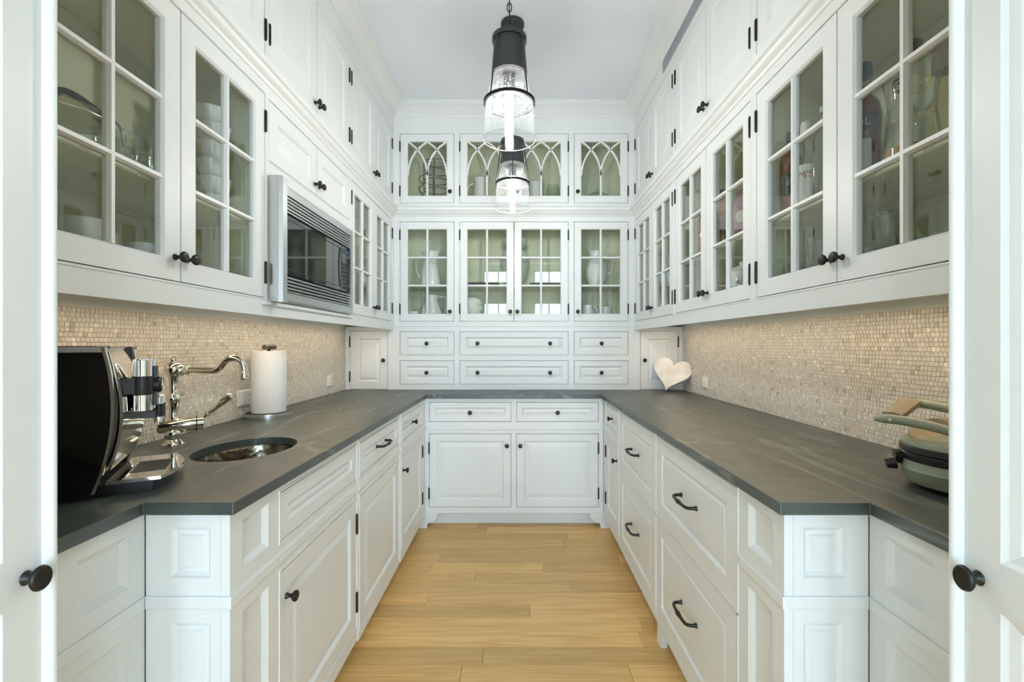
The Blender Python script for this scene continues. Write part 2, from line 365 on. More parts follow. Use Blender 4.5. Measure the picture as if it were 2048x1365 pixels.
def panel_steps(st, fw=0.0, t=0.02, raised=True, bev=0.028):
    s = [(0, fw - t), (0, fw), (st, fw), (st + 0.004, fw - 0.004), (st + 0.008, fw - 0.0095)]
    if raised: s += [(st + 0.010, fw - 0.0105), (st + 0.010 + bev, fw - 0.003)]
    else: s += [(st + 0.014, fw - 0.0115)]
    return s
def glass_door(parent, F, u0, u1, v0, v1, st, hs=None, kn=None, gothic=False, cols=2, rows=3, hv=None):
    b = MB(F[0]); a0, a1, c0, c1 = u0 + GAP, u1 - GAP, v0 + GAP, v1 - GAP
    b.panel(a0, a1, c0, c1, [(0, -0.022), (0, 0), (st - 0.006, 0), (st, -0.007), (st, -0.022)], loop=True)
    g0, g1, h0, h1 = a0 + st, a1 - st, c0 + st, c1 - st
    panes = []
    if gothic:
        w = g1 - g0; sp = h1 - 0.866 * w; ux = lambda q: min(max(q, g0), g1)
        def arc(cx, sgn):
            return [(ux(cx + sgn * w * math.cos(t)), sp + w * math.sin(t)) for t in [PI / 3 * k / 14 for k in range(15)]]
        mid = (g0 + g1) / 2
        b.bar((mid, h0), (mid, sp + 0.01), 0.0075, -0.016, -0.004, 0.005)
        for pts in (arc(g1, -1), arc(g0, 1), arc(mid - w, 1), arc(mid + w, -1)): b.strip(pts, 0.0075, -0.016, -0.004)
        panes = [(g0, g1, h0, h1)]
    else:
        for k in range(1, cols): b.bar((g0 + (g1 - g0) * k / cols, h0), (g0 + (g1 - g0) * k / cols, h1), 0.0085, -0.021, -0.002, 0.0045)
        for k in range(1, rows): b.bar((g0, h0 + (h1 - h0) * k / rows), (g1, h0 + (h1 - h0) * k / rows), 0.0085, -0.021, -0.0022, 0.0045)
        for i in range(cols):
            for j in range(rows):
                e = 0.004
                panes.append((g0 + (g1 - g0) * i / cols + e * (i > 0), g0 + (g1 - g0) * (i + 1) / cols - e * (i < cols - 1),
                              h0 + (h1 - h0) * j / rows + e * (j > 0), h0 + (h1 - h0) * (j + 1) / rows - e * (j < rows - 1)))
    d = b.build('door', 'paint', parent)
    for q in panes: MB(F[0]).box(*q, -0.0195, -0.0170).build('pane', 'glass', d)
    hw(d, F, u0, u1, hs, kn, hv)
    return d
def hw(d, F, u0, u1, hs, kn, hv, fw=0.0):
    if kn: knob(d, F, *kn, fw)
    if hs:
        for v in hv: hinge(d, F, u0 if hs == 'lo' else u1, v, fw)
def solid_door(parent, F, u0, u1, v0, v1, st=0.055, hs=None, kn=None, hv=None, raised=True, fw=0.0, bev=0.028, name='door', vst=None):
    d = MB(F[0]).panel(u0 + GAP, u1 - GAP, v0 + GAP, v1 - GAP, panel_steps(st, fw, raised=raised, bev=bev)).build(name, 'paint', parent)
    hw(d, F, u0, u1, hs, kn, hv, fw)
    return d
def drawer(parent, F, u0, u1, v0, v1, st=0.045, kn=(), pl=None, fw=0.0, bev=0.016):
    d = MB(F[0]).panel(u0 + GAP, u1 - GAP, v0 + GAP, v1 - GAP, panel_steps(st, fw, bev=bev)).build('drawer', 'paint', parent)
    for k in kn: knob(d, F, k[0], k[1], fw - 0.003)
    if pl: pull(d, F, *pl, fw)
    return d
def carcass(parent, F, u0, u1, v0, v1, depth, t=0.018, floor=None, roof=None):
    # open-fronted box seen through glass
    b = MB(F[0]); w0, w1 = -depth, -0.0205
    fl = v0 if floor is None else floor - t; rf = v1 if roof is None else roof + t
    b.box(u0, u0 + t, v0, v1, w0, w1); b.box(u1 - t, u1, v0, v1, w0, w1)
    b.box(u0 + t, u1 - t, fl, fl + t, w0 + t, w1); b.box(u0 + t, u1 - t, rf - t, rf, w0 + t, w1); b.box(u0 + t, u1 - t, v0, v1, w0, w0 + t)
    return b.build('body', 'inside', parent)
def solid_body(parent, F, u0, u1, v0, v1, depth): return MB(F[0]).box(u0, u1, v0, v1, -depth, -0.0225).build('body', 'paint', parent)
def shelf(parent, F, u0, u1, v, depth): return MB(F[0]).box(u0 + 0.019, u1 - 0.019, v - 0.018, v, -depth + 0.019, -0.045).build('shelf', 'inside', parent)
def unit(name, F, u0, u1, v0, depth, label, cat, group=None):
    return thing(name, F[0]((u0 + u1) / 2, v0, -depth / 2), label, cat, group)

# ------------------------------------------------------------------ setting
XW, YB, ZC = 1.26, 3.75, 3.03                  # side walls, back wall, ceiling
UF, BF = 0.895, 0.612                          # upper / base cabinet faces
HY, BY = 3.387, 3.10                           # hutch face, back base face
CT = 0.914                                     # worktop height
fl = struct(MB().box(-3.2, 3.2, KY - 0.02, YB + 0.1, -0.06, -0.012).build('floor', 'oak'), 'light oak plank floor of the pantry', 'floor')
edges = [1.885 + 0.1032 * k for k in range(-20, 14)]
seams = {6: [-0.46, 0.17], 7: [-0.43, 0.62], 3: [-0.418], 2: [0.083], 1: [0.58, -0.75], -1: [-0.115, 0.7], 0: [0.55], 4: [0.30], 5: [-0.2, 0.8], 9: [0.32], 8: [-0.6], 10: [0.35, -0.5]}
for k in range(-20, 13):
    y0 = 1.885 + 0.1032 * k; y1 = y0 + 0.1032
    cuts = [-1.0] + sorted(seams.get(k, [random.uniform(-0.6, 0), random.uniform(0.2, 0.8)])) + [1.0]
    for a, b in zip(cuts[:-1], cuts[1:]):
        e = 0.0006
        MB().panel(a + e, b - e, y0 + e, y1 - e, [(0, -0.012), (0, -0.0008), (0.0008, 0)]).build('plank', 'oak', fl)
struct(MB().box(-3.2, 3.2, KY - 0.1, YB + 0.1, ZC, ZC + 0.08).build('ceiling', 'ceil'), 'smooth pale grey ceiling', 'ceiling')
wl = struct(MB().box(-XW - 0.1, -XW, 0.0, YB, 0, ZC).build('wall_left', 'wall'), 'pantry side wall with mosaic backsplash, beside the sink', 'wall')
wr = struct(MB().box(XW, XW + 0.1, 0.0, YB, 0, ZC).build('wall_right', 'wall'), 'pantry side wall with mosaic backsplash, opposite the sink', 'wall')
struct(MB().box(-XW - 0.1, XW + 0.1, YB, YB + 0.1, 0, ZC).build('wall_back', 'wall'), 'end wall behind the hutch', 'wall')
b = MB(fB(0.0)[0]); w_ = face_frame(None, fB(0.0), -3.1, 3.1, 0, ZC, [(-0.765, 0.765, 0, 2.45)], t=0.14, bead=False, name='wall_front'); w_.location.y += 0.0
struct(w_, 'entrance wall with the double door opening', 'wall')
struct(MB().box(-3.2, -3.1, KY, 0.0, 0, ZC).build('wall_kitchen_left', 'wall')); struct(MB().box(3.1, 3.2, KY, 0.0, 0, ZC).build('wall_kitchen_right', 'wall'))
struct(face_frame(None, fB(KY), -3.1, 3.1, 0, ZC, [(a, b_, z0, z1) for a, b_ in WIN for z0, z1 in WINZ], t=0.12, bead=False, name='wall_kitchen_back'))
# face_frame at fB(KY) grows to +Y; windows sit inside its openings
n = 0
for a, b_ in WIN:
    for z0, z1 in WINZ:
        n += 1
        F = fB(KY); mb = MB(F[0])
        mb.panel(a, b_, z0, z1, [(0, -0.08), (0, -0.03), (0.035, -0.03), (0.035, -0.08)], loop=True)
        mb.box((a + b_) / 2 - 0.012, (a + b_) / 2 + 0.012, z0 + 0.03, z1 - 0.03, -0.07, -0.035)
        if z1 - z0 > 1: mb.box(a + 0.03, b_ - 0.03, (z0 + z1) / 2 - 0.012, (z0 + z1) / 2 + 0.012, -0.07, -0.035)
        wdw = struct(mb.build('window_%d' % n, 'paint'))  # outermost windows are unseen additions for extra daylight
        MB(F[0]).box(a + 0.034, b_ - 0.034, z0 + 0.034, z1 - 0.034, -0.056, -0.053).build('pane', 'glass', wdw)

# mosaic backsplash: the 300 tiles that show largest are single parts, the rest one joined part
TP, TZ0, TZ1 = 0.0145, CT, 1.365
for side, wall in ((-1, wl), (1, wr)):
    MB().box(min(side * XW, side * (XW - 0.004)), max(side * XW, side * (XW - 0.004)), 0.05, HY, CT - 0.01, TZ1).build('grout_bed', 'grout', wall)
    cells = []
    rows = int((TZ1 - TZ0) / TP) + 1
    for r in range(rows):
        z0 = TZ0 + r * TP; z1 = min(z0 + TP, TZ1)
        y = 0.06 - random.random() * TP
        while y < HY - 0.004:
            wd = TP * random.choice((1, 1, 1, 1, 0.92, 1.12)); cells.append((max(y, 0.05), min(y + wd, HY - 0.002), z0, z1)); y += wd
    g = 0.0007
    vis = [c for c in cells if c[0] > 1.262]
    outs = {-1: [(2.36, 0.985, 0.045, 0.065), (2.985, 1.01, 0.04, 0.065)], 1: [(2.985, 1.01, 0.04, 0.065)]}
    vis.sort(key=lambda c: c[0])
    big = [c for c in vis if abs(c[1] - c[0] - TP) < 1e-6 and abs(c[3] - c[2] - TP) < 1e-6][:300]; bigset = set(big)
    unit_tile = MB((lambda u, v, w: (-side * w, u, v)))
    h = TP / 2 - g
    unit_tile.panel(-h, h, 0, 2 * h, [(0, 0.003), (0, 0.0062), (0.0008, 0.0068)])
    tm = unit_tile.mesh('tile', Vector((0, 0, 0))); tm.materials.append(M['tile'])
    for c in big: link('tile', tm, None, wall, (side * XW, (c[0] + c[1]) / 2, c[2] + g))
    rest = MB((lambda u, v, w: (side * (XW - w), u, v))); vals = []
    for c in cells:
        if c in bigset: continue
        if c[1] - c[0] < 0.004 or c[3] - c[2] < 0.003: continue
        n0 = len(rest.f); pr = 0.0062 + random.random() * 0.0010
        rest.panel(c[0] + g, c[1] - g, c[2] + g, c[3] - g, [(0, 0.003), (0, pr - 0.0006), (0.0008, pr)])
        vals += [random.random()] * (len(rest.f) - n0)
    ro = rest.build('tile', 'tile', wall); ro['kind'] = 'stuff'; ro['label'] = 'small beige stone mosaic tiles'
    attr = ro.data.attributes.new('rnd', 'FLOAT', 'FACE')
    for i, v in enumerate(vals): attr.data[i].value = v

# crown moulding and ledge moulding, swept round the three sides (one trim for each run)
def sweep(name, prof, runs, label):
    # prof: (projection, z); runs: list of (start,end) lines on face with mitre at the ends
    for i, (F, u0, u1, m0, m1, nm) in enumerate(runs):
        mb = MB(F[0]); A = [mb.pt(u0 + m0 * p_, z, p_) for p_, z in prof]; B = [mb.pt(u1 - m1 * p_, z, p_) for p_, z in prof]
        mb.rings([A, B]); struct(mb.build(nm, 'paint', None, 25), label % ('sink side', 'side opposite the sink', 'hutch')[i], 'trim')
FLU, FRU, FBU = fL(-UF), fR(UF), fB(HY)
crown = [(0, 2.944), (0.006, 2.944), (0.010, 2.952), (0.016, 2.956), (0.026, 2.962), (0.036, 2.974), (0.046, 2.988), (0.062, 2.999), (0.078, 3.004), (0.082, 3.010), (0.090, 3.014), (0.090, ZC), (0, ZC)]
sweep('crown', crown, [(FLU, 0.80, HY, 0, 1, 'trim_1'), (FRU, 0.80, HY, 0, 1, 'trim_2'), (FBU, -UF, UF, 1, 1, 'trim_3')], 'white crown moulding below the ceiling, %s')
ledge = [(0, 2.205), (0.006, 2.207), (0.010, 2.216), (0.020, 2.222), (0.026, 2.228), (0.030, 2.238), (0.040, 2.243), (0.042, 2.262), (0.034, 2.270), (0.012, 2.276), (0.004, 2.290), (0, 2.290)]
sweep('ledge', ledge, [(FLU, 0.80, HY, 0, 1, 'trim_4'), (FRU, 0.80, HY, 0, 1, 'trim_5'), (FBU, -UF, UF, 1, 1, 'trim_6')], 'white ledge moulding between upper cabinet tiers, %s')

# open double doors on each side of the camera
for side, nm, F, lab in ((-1, 'door_1', fL(-0.715), 'open white panelled door with dark knob, beside the coffee machine'), (1, 'door_2', fR(0.715), 'open white panelled door with dark knob, beside the green appliance')):
    mb = MB(F[0]); ops = [(0.11, 0.652, 0.24, 0.870), (0.11, 0.652, 0.942, 2.26)]
    d = face_frame(None, F, 0.004, 0.722, 0.012, 2.42, ops, t=0.04, bead=False, name=nm); struct(d, lab, 'door')
    for o in ops:
        MB(F[0]).panel(o[0], o[1], o[2], o[3], [(0, -0.034), (0, -0.001), (0.006, -0.006), (0.018, -0.010), (0.022, -0.016), (0.06, -0.008)]).build('panel', 'paint', d)
    mb = MB(F[0]); pr = [(-0.0085 * math.cos(t), 0.014 * math.sin(t)) for t in [PI * k / 10 for k in range(11)]]
    A = [mb.pt(0.7135 + a, 0.012, c) for a, c in pr]; B = [mb.pt(0.7135 + a, 2.42, c) for a, c in pr]
    mb.rings([A, B]).build('edge_bead', 'paint', d, 60)
    k = MB(F[0]); c = (0.682, 0.906)
    for prof in ([(0.014, 0), (0.0155, 0.002), (0.0135, 0.005), (0.0085, 0.010), (0.0080, 0.018), (0.0150, 0.023), (0.0235, 0.027), (0.0262, 0.031), (0.0255, 0.035), (0.0225, 0.0375), (0.0200, 0.0365), (0.004, 0.0375)],):
        rs = [[k.pt(c[0] + r * math.cos(2 * PI * i / 28) * 0.62, c[1] + r * math.sin(2 * PI * i / 28) * 0.72, h * 0.72) for i in range(28)] for r, h in prof]
        k.rings(rs)
    k.build('knob', 'bronze', d, 50)

# ------------------------------------------------------------------ upper cabinets along the sides
UD = XW - UF - 0.002
GV = (2.068, 1.517); SV = (2.727, 2.401)       # hinge heights on glass / top doors
def glass_unit(name, F, u0, u1, d0, dm, d1, label, group, st=0.060, doors='pair', v0=1.36, v1=2.212, dv=(1.4242, 2.167), sh=1.703, depth=UD):
    t = unit(name, F, u0, u1, v0, depth, label, 'cabinet', group)
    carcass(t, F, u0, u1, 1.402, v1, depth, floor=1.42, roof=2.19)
    face_frame(t, F, u0, u1, v0, v1, [(d0, d1, *dv)])
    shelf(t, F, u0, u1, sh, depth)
    glass_door(t, F, d0, dm, *dv, st, 'lo', (dm - 0.022, 1.490), hv=GV)
    glass_door(t, F, dm, d1, *dv, st, 'hi', (dm + 0.022, 1.490), hv=GV)
    return t
def top_unit(name, F, u0, u1, d0, dm, d1, label, group):
    t = unit(name, F, u0, u1, 2.213, UD, label, 'cabinet', group)
    solid_body(t, F, u0, u1, 2.213, ZC - 0.002, UD)
    face_frame(t, F, u0, u1, 2.213, ZC - 0.002, [(d0, d1, 2.306, 2.828)])
    solid_door(t, F, d0, dm, 2.306, 2.828, 0.065, 'lo', (dm - 0.022, 2.352), SV)
    solid_door(t, F, dm, d1, 2.306, 2.828, 0.065, 'hi', (dm + 0.022, 2.352), SV)
    return t
LB = [(0.80, 1.668, 0.83, 1.2415, 1.655), (1.668, 2.50, 1.682, 2.084, 2.486), (2.50, 3.386, 2.515, 2.925, 3.335)]
RB = [(0.80, 1.679, 0.83, 1.2415, 1.657), (1.679, 2.527, 1.701, 2.103, 2.507), (2.527, 3.386, 2.547, 2.950, 3.354)]
g1, g2 = 'glass-fronted side wall cabinets', 'solid top-tier side cabinets'
glass_unit('glass_wall_cabinet', FLU, *LB[0], 'white glass-door wall cabinet above the coffee machine and faucet', g1)
glass_unit('glass_wall_cabinet', FLU, *LB[2], 'white glass-door wall cabinet between microwave and hutch', g1)
glass_unit('glass_wall_cabinet', FRU, *RB[0], 'white glass-door wall cabinet full of liquor bottles, above green appliance', g1)
glass_unit('glass_wall_cabinet', FRU, *RB[1], 'white glass-door wall cabinet, middle of three on the side opposite the sink', g1)
glass_unit('glass_wall_cabinet', FRU, *RB[2], 'white glass-door wall cabinet above the marble heart', g1)
for i, w in enumerate(('above the coffee machine side, nearest the camera', 'directly above the microwave', 'in the corner past the microwave')):
    top_unit('top_wall_cabinet', FLU, *LB[i], 'white solid-door top cabinet ' + w, g2)
for i, w in enumerate(('above the liquor cabinet', 'below the grey vent grille, middle of three', 'in the corner above the marble heart')):
    top_unit('top_wall_cabinet', FRU, *RB[i], 'white solid-door top cabinet ' + w, g2)
# vent grille in the frieze
v = thing('vent_grille', (UF, 2.05, 2.876), 'long grey vent grille in the frieze below the crown moulding', 'vent')
MB(FRU[0]).panel(1.40, 2.716, 2.872, 2.942, [(0, 0), (0, 0.004), (0.006, 0.004), (0.006, 0.001), (0.0061, 0.0005)]).build('frame', 'vent', v)
for k in range(6): MB(FRU[0]).box(1.407, 2.709, 2.881 + k * 0.0095, 2.8855 + k * 0.0095, 0.0006, 0.003).build('slat', 'vent', v)

# microwave cabinet
u0, u1, d0, dm, d1 = LB[1]
t = unit('microwave_cabinet', FLU, u0, u1, 1.36, UD, 'white wall cabinet with two small panel doors, holding the microwave', 'cabinet')
face_frame(t, FLU, u0, u1, 1.36, 2.212, [(1.69, 2.476, 1.425, 1.868), (d0, d1, 1.935, 2.160)])
b = MB(FLU[0]); b.box(u0, u0 + .018, 1.402, 2.212, -UD, -.0205); b.box(u1 - .018, u1, 1.402, 2.212, -UD, -.0205); b.box(u0 + .018, u1 - .018, 1.402, 1.418, -UD, -.0205); b.box(u0 + .018, u1 - .018, 1.90, 2.212, -UD, -.0225); b.build('body', 'paint', t)
solid_door(t, FLU, d0, dm, 1.935, 2.160, 0.060, None, (dm - 0.022, 1.982)); solid_door(t, FLU, dm, d1, 1.935, 2.160, 0.060, None, (dm + 0.022, 1.982))
MB(FLU[0]).box(1.64, 2.52, 1.400, 1.412, 0, 0.010).build('sill_moulding', 'paint', t)
# microwave
F = FLU; m0, m1, z0, z1 = 1.678, 2.488, 1.418, 1.876
t = thing('microwave', F[0]((m0 + m1) / 2, 1.419, -0.15), 'built-in steel microwave with black glass door and louvred vents', 'microwave')
MB(F[0]).box(1.70, 2.466, 1.4195, 1.862, -0.33, -0.001).build('body', 'steel', t)
MB(F[0]).panel(m0, m1, z0, z1, [(0, 0.0028), (0, 0.016), (0.008, 0.022), (0.038, 0.022), (0.038, 0.0028)], loop=True).build('trim_frame', 'steel', t)
hb = MB(F[0])
for prof in ([(m0 - 0.004, 0.003), (m0 - 0.004, 0.040), (m0 + 0.004, 0.052), (m0 + 0.036, 0.052), (m0 + 0.044, 0.034), (m0 + 0.044, 0.003)],):
    hb.rings([[hb.pt(u, z0 - 0.004, w) for u, w in prof], [hb.pt(u, z1 + 0.004, w) for u, w in prof]])
hb.build('edge_bar', 'steel', t)
MB(F[0]).box(m0 + 0.0445, m1 - 0.038, z0 + 0.038, z1 - 0.038, -0.0005, 0.006).build('backing', 'dark_slot', t)
for zz in (z0 + 0.040, z1 - 0.040 - 0.066):
    for k in range(5): MB(F[0]).panel(m0 + 0.045, m1 - 0.039, zz + k * 0.0138, zz + k * 0.0138 + 0.0085, [(0, 0.0062), (0, 0.016), (0.002, 0.020)]).build('louvre', 'steel', t)
dr = MB(F[0]).panel(m0 + 0.047, m1 - 0.165, z0 + 0.112, z1 - 0.112, [(0, 0.0062), (0, 0.017), (0.003, 0.020)]).build('door', 'black_glass', t)
MB(F[0]).panel(m0 + 0.085, m1 - 0.185, z0 + 0.130, z1 - 0.130, [(0, 0.0203), (0, 0.0208), (0.003, 0.0208), (0.003, 0.0203)], loop=True).build('window_border', 'black', dr)
hd = MB(); hd.tube([F[0](m1 - 0.180, z0 + 0.13 + (z1 - z0 - 0.26) * k / 10, 0.021 + 0.008 * math.sin(PI * k / 10)) for k in range(11)], 0.0022, 8); hd.build('handle', 'black', dr, 60)
cp = MB(F[0]).panel(m1 - 0.163, m1 - 0.041, z0 + 0.112, z1 - 0.112, [(0, 0.0062), (0, 0.016), (0.003, 0.019)]).build('control_panel', 'gloss_black', t)
MB(F[0]).box(m1 - 0.148, m1 - 0.058, z1 - 0.150, z1 - 0.128, 0.0192, 0.0200).build('display', 'navy', cp)
for r in range(7):
    for c in range(3):
        MB(F[0]).box(m1 - 0.146 + c * 0.031, m1 - 0.122 + c * 0.031, z0 + 0.124 + r * 0.020, z0 + 0.138 + r * 0.020, 0.0192, 0.0198).build('button', 'dark_slot', cp)

# under-cabinet light fixtures
for s, lab in ((-1, 'above the coffee machine and sink'), (1, 'above the green appliance and heart')):
    q = thing('under_cabinet_light_bar', (s * 1.08, 2.05, 1.3805), 'slim warm light bar under the wall cabinets ' + lab, 'light', 'under-cabinet light bars')
    MB().box(s * 1.08 - 0.02, s * 1.08 + 0.02, 0.83, 3.27, 1.3830, 1.4015).build('housing', 'outlet', q)
    MB().box(s * 1.08 - 0.016, s * 1.08 + 0.016, 0.84, 3.26, 1.3808, 1.3828).build('lens', 'striplens', q)
# bottom panels of the side cabinets hide the lights from the aisle: light rail already part of the face frame

# ------------------------------------------------------------------ hutch on the end wall
HD = YB - HY - 0.002
F = FBU
names = [('left', -UF, -0.425, -0.849, -0.446), ('mid', -0.425, 0.425, -0.404, 0.404), ('right', 0.425, UF, 0.446, 0.849)]
gl = 'glass hutch cabinets'; gg = 'gothic arch hutch cabinets'; gd = 'hutch drawer stacks'
for nm, a, b_, o0, o1 in names:
    lab = {'left': 'single glass-door hutch cabinet with white pitchers, microwave side', 'mid': 'double glass-door hutch cabinet in the centre holding a tall vase', 'right': 'single glass-door hutch cabinet with egg-shaped pitcher, heart side'}[nm]
    t = unit('hutch_glass_cabinet', F, a, b_, 1.386, HD, lab, 'cabinet', gl)
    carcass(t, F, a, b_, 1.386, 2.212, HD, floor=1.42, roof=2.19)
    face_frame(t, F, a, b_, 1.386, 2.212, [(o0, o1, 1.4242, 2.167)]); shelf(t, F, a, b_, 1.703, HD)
    if nm == 'mid':
        glass_door(t, F, o0, 0, 1.4242, 2.167, 0.0545, 'lo', (-0.028, 1.496), hv=GV); glass_door(t, F, 0, o1, 1.4242, 2.167, 0.0545, 'hi', (0.024, 1.496), hv=GV)
    else:
        glass_door(t, F, o0, o1, 1.4242, 2.167, 0.0545, 'lo' if nm == 'left' else 'hi', ((o1 - 0.028) if nm == 'left' else (o0 + 0.026), 1.496), hv=GV)
    lab = {'left': 'gothic-arch hutch cabinet with wire plate rack, microwave side', 'mid': 'double gothic-arch hutch cabinet behind the pendant lamps', 'right': 'gothic-arch hutch cabinet with glass cake dome, heart side'}[nm]
    t = unit('hutch_gothic_cabinet', F, a, b_, 2.213, HD, lab, 'cabinet', gg)
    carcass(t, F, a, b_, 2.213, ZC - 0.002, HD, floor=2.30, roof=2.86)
    face_frame(t, F, a, b_, 2.213, ZC - 0.002, [(o0, o1, 2.306, 2.822)])
    hv = (2.727, 2.396)
    if nm == 'mid':
        glass_door(t, F, o0, 0, 2.306, 2.822, 0.0545, 'lo', (-0.026, 2.385), True, hv=hv); glass_door(t, F, 0, o1, 2.306, 2.822, 0.0545, 'hi', (0.026, 2.385), True, hv=hv)
    else:
        glass_door(t, F, o0, o1, 2.306, 2.822, 0.0545, 'lo' if nm == 'left' else 'hi', ((o1 - 0.028) if nm == 'left' else (o0 + 0.026), 2.385), True, hv=hv)
    # drawers standing on the worktop
    A, B_ = (a if nm != 'left' else -0.936), (b_ if nm != 'right' else 0.936)
    lab = {'left': 'two small hutch drawers, microwave side of the end wall', 'mid': 'two wide hutch drawers with paired knobs, centre of the end wall', 'right': 'two small hutch drawers, heart side of the end wall'}[nm]
    t = unit('hutch_drawer_unit', F, A, B_, CT + 0.001, HD, lab, 'drawers', gd)
    solid_body(t, F, A, B_, CT + 0.001, 1.385, HD)
    ops = [(o0, o1, 0.956, 1.133), (o0, o1, 1.1745, 1.3487)]
    face_frame(t, F, A, B_, CT + 0.001, 1.385, ops)
    for o in ops:
        zc = (o[2] + o[3]) / 2 - 0.002
        drawer(t, F, *o, 0.040, kn=[((o0 + o1) / 2, zc)] if nm != 'mid' else [(-0.27, zc), (0.267, zc)])
for s, lab in ((-1, 'small corner cupboard on the worktop, microwave side'), (1, 'small corner cupboard on the worktop behind the marble heart')):
    a, b_ = sorted((s * 0.9362, s * 1.255)); o0, o1 = sorted((s * 0.939, s * 1.222))
    t = unit('corner_cupboard', F, a, b_, CT + 0.001, HD, lab, 'cupboard', 'corner cupboards')
    solid_body(t, F, a, b_, CT + 0.001, 1.385, HD); face_frame(t, F, a, b_, CT + 0.001, 1.385, [(o0, o1, 0.9165, 1.354)], bead=False)
    solid_door(t, F, o0, o1, 0.919, 1.354, 0.055, 'lo' if s < 0 else 'hi', (s * 0.968, 1.135), (1.272, 1.014), bev=0.018)

# ------------------------------------------------------------------ base cabinets
ZT = 0.886                                     # top of carcasses, under the worktop
def waist(t, F, u0, u1, w=0.0): return MB(F[0]).panel(u0, u1, 0.672, 0.700, [(0, w - 0.002), (0, w + 0.004), (0.003, w + 0.0055)]).build('waist_rail', 'paint', t)
BDR, BDO = (0.726, 0.859), (0.1435, 0.645)
BH = (0.5465, 0.238)
F = fB(BY)
t = thing('base_cabinet', (0, 3.4, 0), 'white base cabinet with two drawers and two doors under the hutch', 'cabinet', 'base cabinets')
MB(F[0]).box(-0.60, 0.60, 0.104, ZT, -0.58, -0.0225).build('body', 'paint', t)
ops = [(-0.577, -0.018, *BDR), (0.018, 0.577, *BDR), (-0.577, -0.018, *BDO), (0.018, 0.577, *BDO)]
face_frame(t, F, -0.610, 0.610, 0.104, ZT, ops)
waist(t, F, -0.596, 0.596)
drawer(t, F, *ops[0], 0.035, [(-0.297, 0.790)]); drawer(t, F, *ops[1], 0.035, [(0.297, 0.790)])
solid_door(t, F, *ops[2], 0.048, 'lo', (-0.046, 0.565), BH); solid_door(t, F, *ops[3], 0.048, 'hi', (0.044, 0.565), BH)
MB(F[0]).box(-0.60, 0.60, 0.0, 0.1035, -0.11, -0.091).build('toe_kick', 'paint', t)
for s in (-1, 1):                              # bracket feet
    pl = [(s * 0.672, 0.0), (s * 0.592, 0.0), (s * 0.592, 0.018), (s * 0.582, 0.034)] + [(s * (0.582 - 0.062 * math.sin(q)), 0.034 + 0.062 * (1 - math.cos(q)) * 1.0) for q in [PI / 2 * k / 7 for k in range(1, 8)]] + [(s * 0.505, 0.1035), (s * 0.672, 0.1035)]
    MB(F[0]).prism(pl, -0.022, 0.0).build('foot', 'paint', t)

FLB, FRB = fL(-BF), fR(BF)
BD = XW - BF - 0.004
def base_unit(F, u0, u1, label, z0=0.085, ops=(), name='base_cabinet', depth=BD, toe=True, group='base cabinets', w=0.0):
    t = unit(name, F, u0, u1, 0, depth, label, 'cabinet', group)
    MB(F[0]).box(u0 + 0.001, u1 - 0.001, z0, ZT, -depth, w - 0.0225).build('body', 'paint', t)
    face_frame(t, F, u0, u1, z0, ZT, list(ops), w=w)
    if toe: MB(F[0]).box(u0 + 0.001, u1 - 0.001, 0, z0 - 0.0005, -0.09, -0.075).build('toe_kick', 'paint', t)
    return t
# left run: sink cabinet, panelled appliance, corner cabinet
t = base_unit(FLB, 1.207, 1.808, 'white sink base cabinet with false drawer and single door', ops=[(1.218, 1.793, *BDR), (1.218, 1.793, *BDO)])
drawer(t, FLB, 1.218, 1.793, *BDR, 0.040, bev=0.010); solid_door(t, FLB, 1.218, 1.793, *BDO, 0.055, 'hi', (1.250, 0.565), BH); waist(t, FLB, 1.207, 1.808)
# the body of the sink cabinet must leave room for the bowl
bpy.data.objects.remove([c for c in t.children if c.name.startswith('body')][0])
b = MB(FLB[0]); b.box(1.208, 1.226, 0.085, ZT, -BD, -0.0225); b.box(1.789, 1.807, 0.085, ZT, -BD, -0.0225); b.box(1.226, 1.789, 0.085, 0.103, -BD, -0.0225); b.box(1.226, 1.789, 0.103, ZT, -BD, -BD + 0.018); b.build('body', 'paint', t)
t = base_unit(FLB, 1.808, 2.437, 'white panelled dishwasher front with one bronze pull', z0=0.075, ops=[(1.826, 2.420, *BDR), (1.826, 2.420, 0.110, 0.645)], name='panelled_dishwasher', w=0.003)
t['category'] = 'dishwasher'
drawer(t, FLB, 1.826, 2.420, *BDR, 0.040, pl=(2.122, 0.793), fw=0.003, bev=0.012); solid_door(t, FLB, 1.826, 2.420, 0.110, 0.645, 0.060, None, None, fw=0.003, name='front_panel'); waist(t, FLB, 1.8085, 2.4365, 0.003)
t = base_unit(FLB, 2.438, 3.098, 'white corner base cabinet with one knobbed drawer, dishwasher side', ops=[(2.457, 2.996, *BDR), (2.457, 2.996, *BDO)], w=0.010)
drawer(t, FLB, 2.457, 2.996, *BDR, 0.040, [(2.727, 0.790)], fw=0.010); solid_door(t, FLB, 2.457, 2.996, *BDO, 0.055, 'hi', (2.492, 0.565), BH, fw=0.010); waist(t, FLB, 2.4382, 3.094, 0.010)
